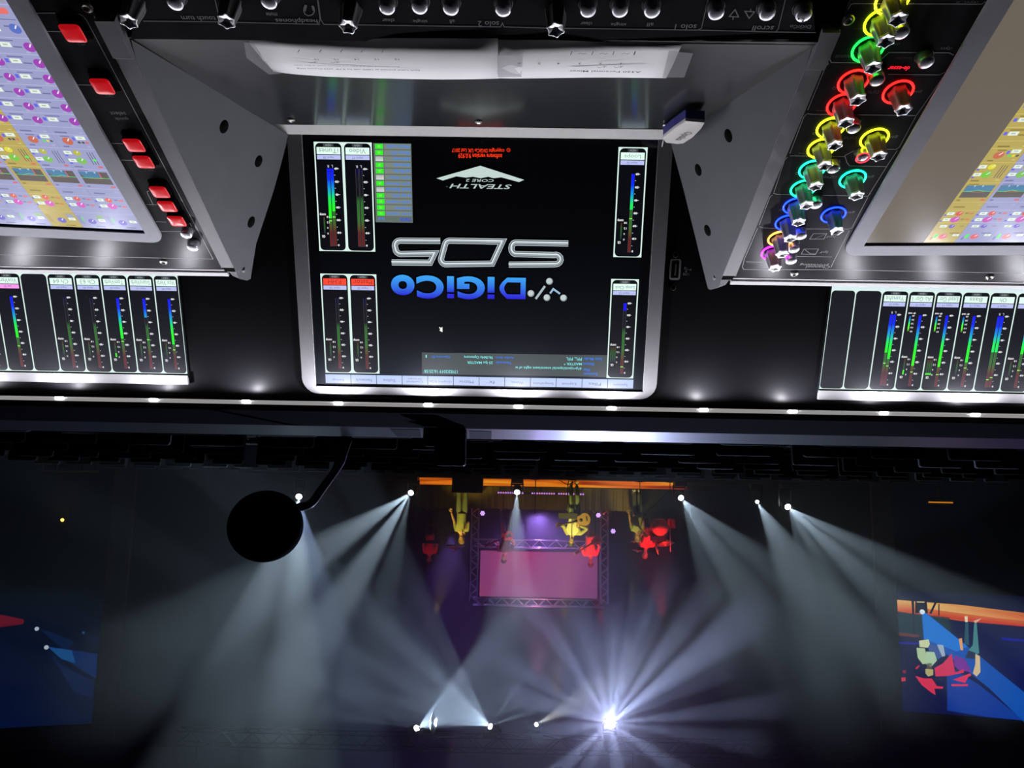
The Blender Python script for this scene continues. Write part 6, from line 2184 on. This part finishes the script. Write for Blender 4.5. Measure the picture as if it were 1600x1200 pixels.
def chair_proto():
    root = empty('chair', (0, 0, 0))
    b = MB(); b.box((0, 0, .45), (.46, .46, .07), bevel=.02); b.build('seat', SEAT, root, True)
    b = MB(); b.box((0, -.24, .72), (.46, .06, .42), rot=Matrix.Rotation(radians(6), 3, 'X'), bevel=.02); b.build('backrest', SEAT, root, True)
    for sx in (-.2, .2):
        for sy in (-.2, .2):
            b = MB(); b.tube([(sx, sy, .42), (sx * 1.06, sy * 1.1, 0)], .013, 0, 6); b.build('leg', SFR, root, True)
    return root


proto = chair_proto()
first = True
rows_ = [5.2, 6.6, 8.2, 10.0, 12.0, 14.2, 16.6]
for ri, Y in enumerate(rows_):
    half = min(9.0, Y * .72)
    n = int(half * 2 / .62)
    for k_ in range(n):
        x = -half + (k_ + .5) * 2 * half / n
        o = proto if first else copy_tree(proto)
        first = False
        o.location = (x + random.uniform(-.03, .03), Y + random.uniform(-.04, .04), 0)
        o.rotation_euler = (0, 0, random.uniform(-.06, .06))
        nth = ('nearest', 'second', 'third', 'fourth', 'fifth', 'sixth', 'farthest')[ri]
        tag(o, 'dark upholstered chair in the %s row of seats facing the stage' % nth, 'chair', 'dark chairs in the %s row' % nth)

# ================================================================== stage lighting on the band
YEL_ = (1.0, .78, .12)
for (x, y), Y, pw, dg, col in (((716, 812), 22.9, 420, 7, (1.0, .72, .10)), ((897, 815), 22.4, 520, 7.5, (1.0, .86, .14)), ((992, 812), 24.1, 260, 6, (1.0, .80, .12))):
    t = at_y(x, y, Y)
    spot('key_light', t + V((.4, -1.9, 2.5)), t, pw * 1.6, col, dg * 4.6, .6, .05)
for (x, y), Y, pw, dg in (((790, 842), 25.5, 110, 9), ((924, 852), 25.5, 420, 7), ((1014, 842), 26.2, 460, 9.5), ((1036, 830), 25.6, 70, 7), ((671, 862), 26.0, 36, 8)):
    t = at_y(x, y, Y)
    spot('red_light', t + V((-.2, -1.5, 2.4)), t, pw * 2.3, (1.0, .02, .02), dg * 4.6, .6, .05)
spot('riser_wash', (-1.2, 22.6, 7.2), (-1.2, YR, ZR - .3), 550, (1.0, .72, .25), 50, .8, .1)
t = at_y(840, 850, YT)
spot('pink_wash', (t.x, 24.2, 7.0), t, 1100, (1.0, .28, .55), 55, .7, .1)
spot('purple_wash', at_y(709, 836, 27.8), at_y(694, 960, 27.6), 900, (.30, .14, 1.0), 75, .8, .1)
spot('violet_backlight', (-.8, 29.2, 2.1), (-.8, 25.0, 5.6), 1500, (.42, .22, 1.0), 95, .9, .1)

for p, t, pw, dg, col, bl in BEAMS:
    spot('beam', p, t, pw, col, dg, bl, .012)

# ================================================================== haze in the hall
hz = bpy.data.materials.new('stage_haze')
hz.use_nodes = True
nt = hz.node_tree
nt.nodes.clear()
out = nt.nodes.new('ShaderNodeOutputMaterial')
vs = nt.nodes.new('ShaderNodeVolumeScatter')
vs.inputs['Color'].default_value = (.93, .95, 1.0, 1)
vs.inputs['Density'].default_value = .020
vs.inputs['Anisotropy'].default_value = .4
nt.links.new(vs.outputs['Volume'], out.inputs['Volume'])
b = MB(); b.box((.45, 21.4, 6.0), (20.2, 18.0, 11.0))
hzo = b.build('haze', hz)
tag(hzo, 'thin stage haze filling the hall, catching the light beams', 'haze', kind='stuff')
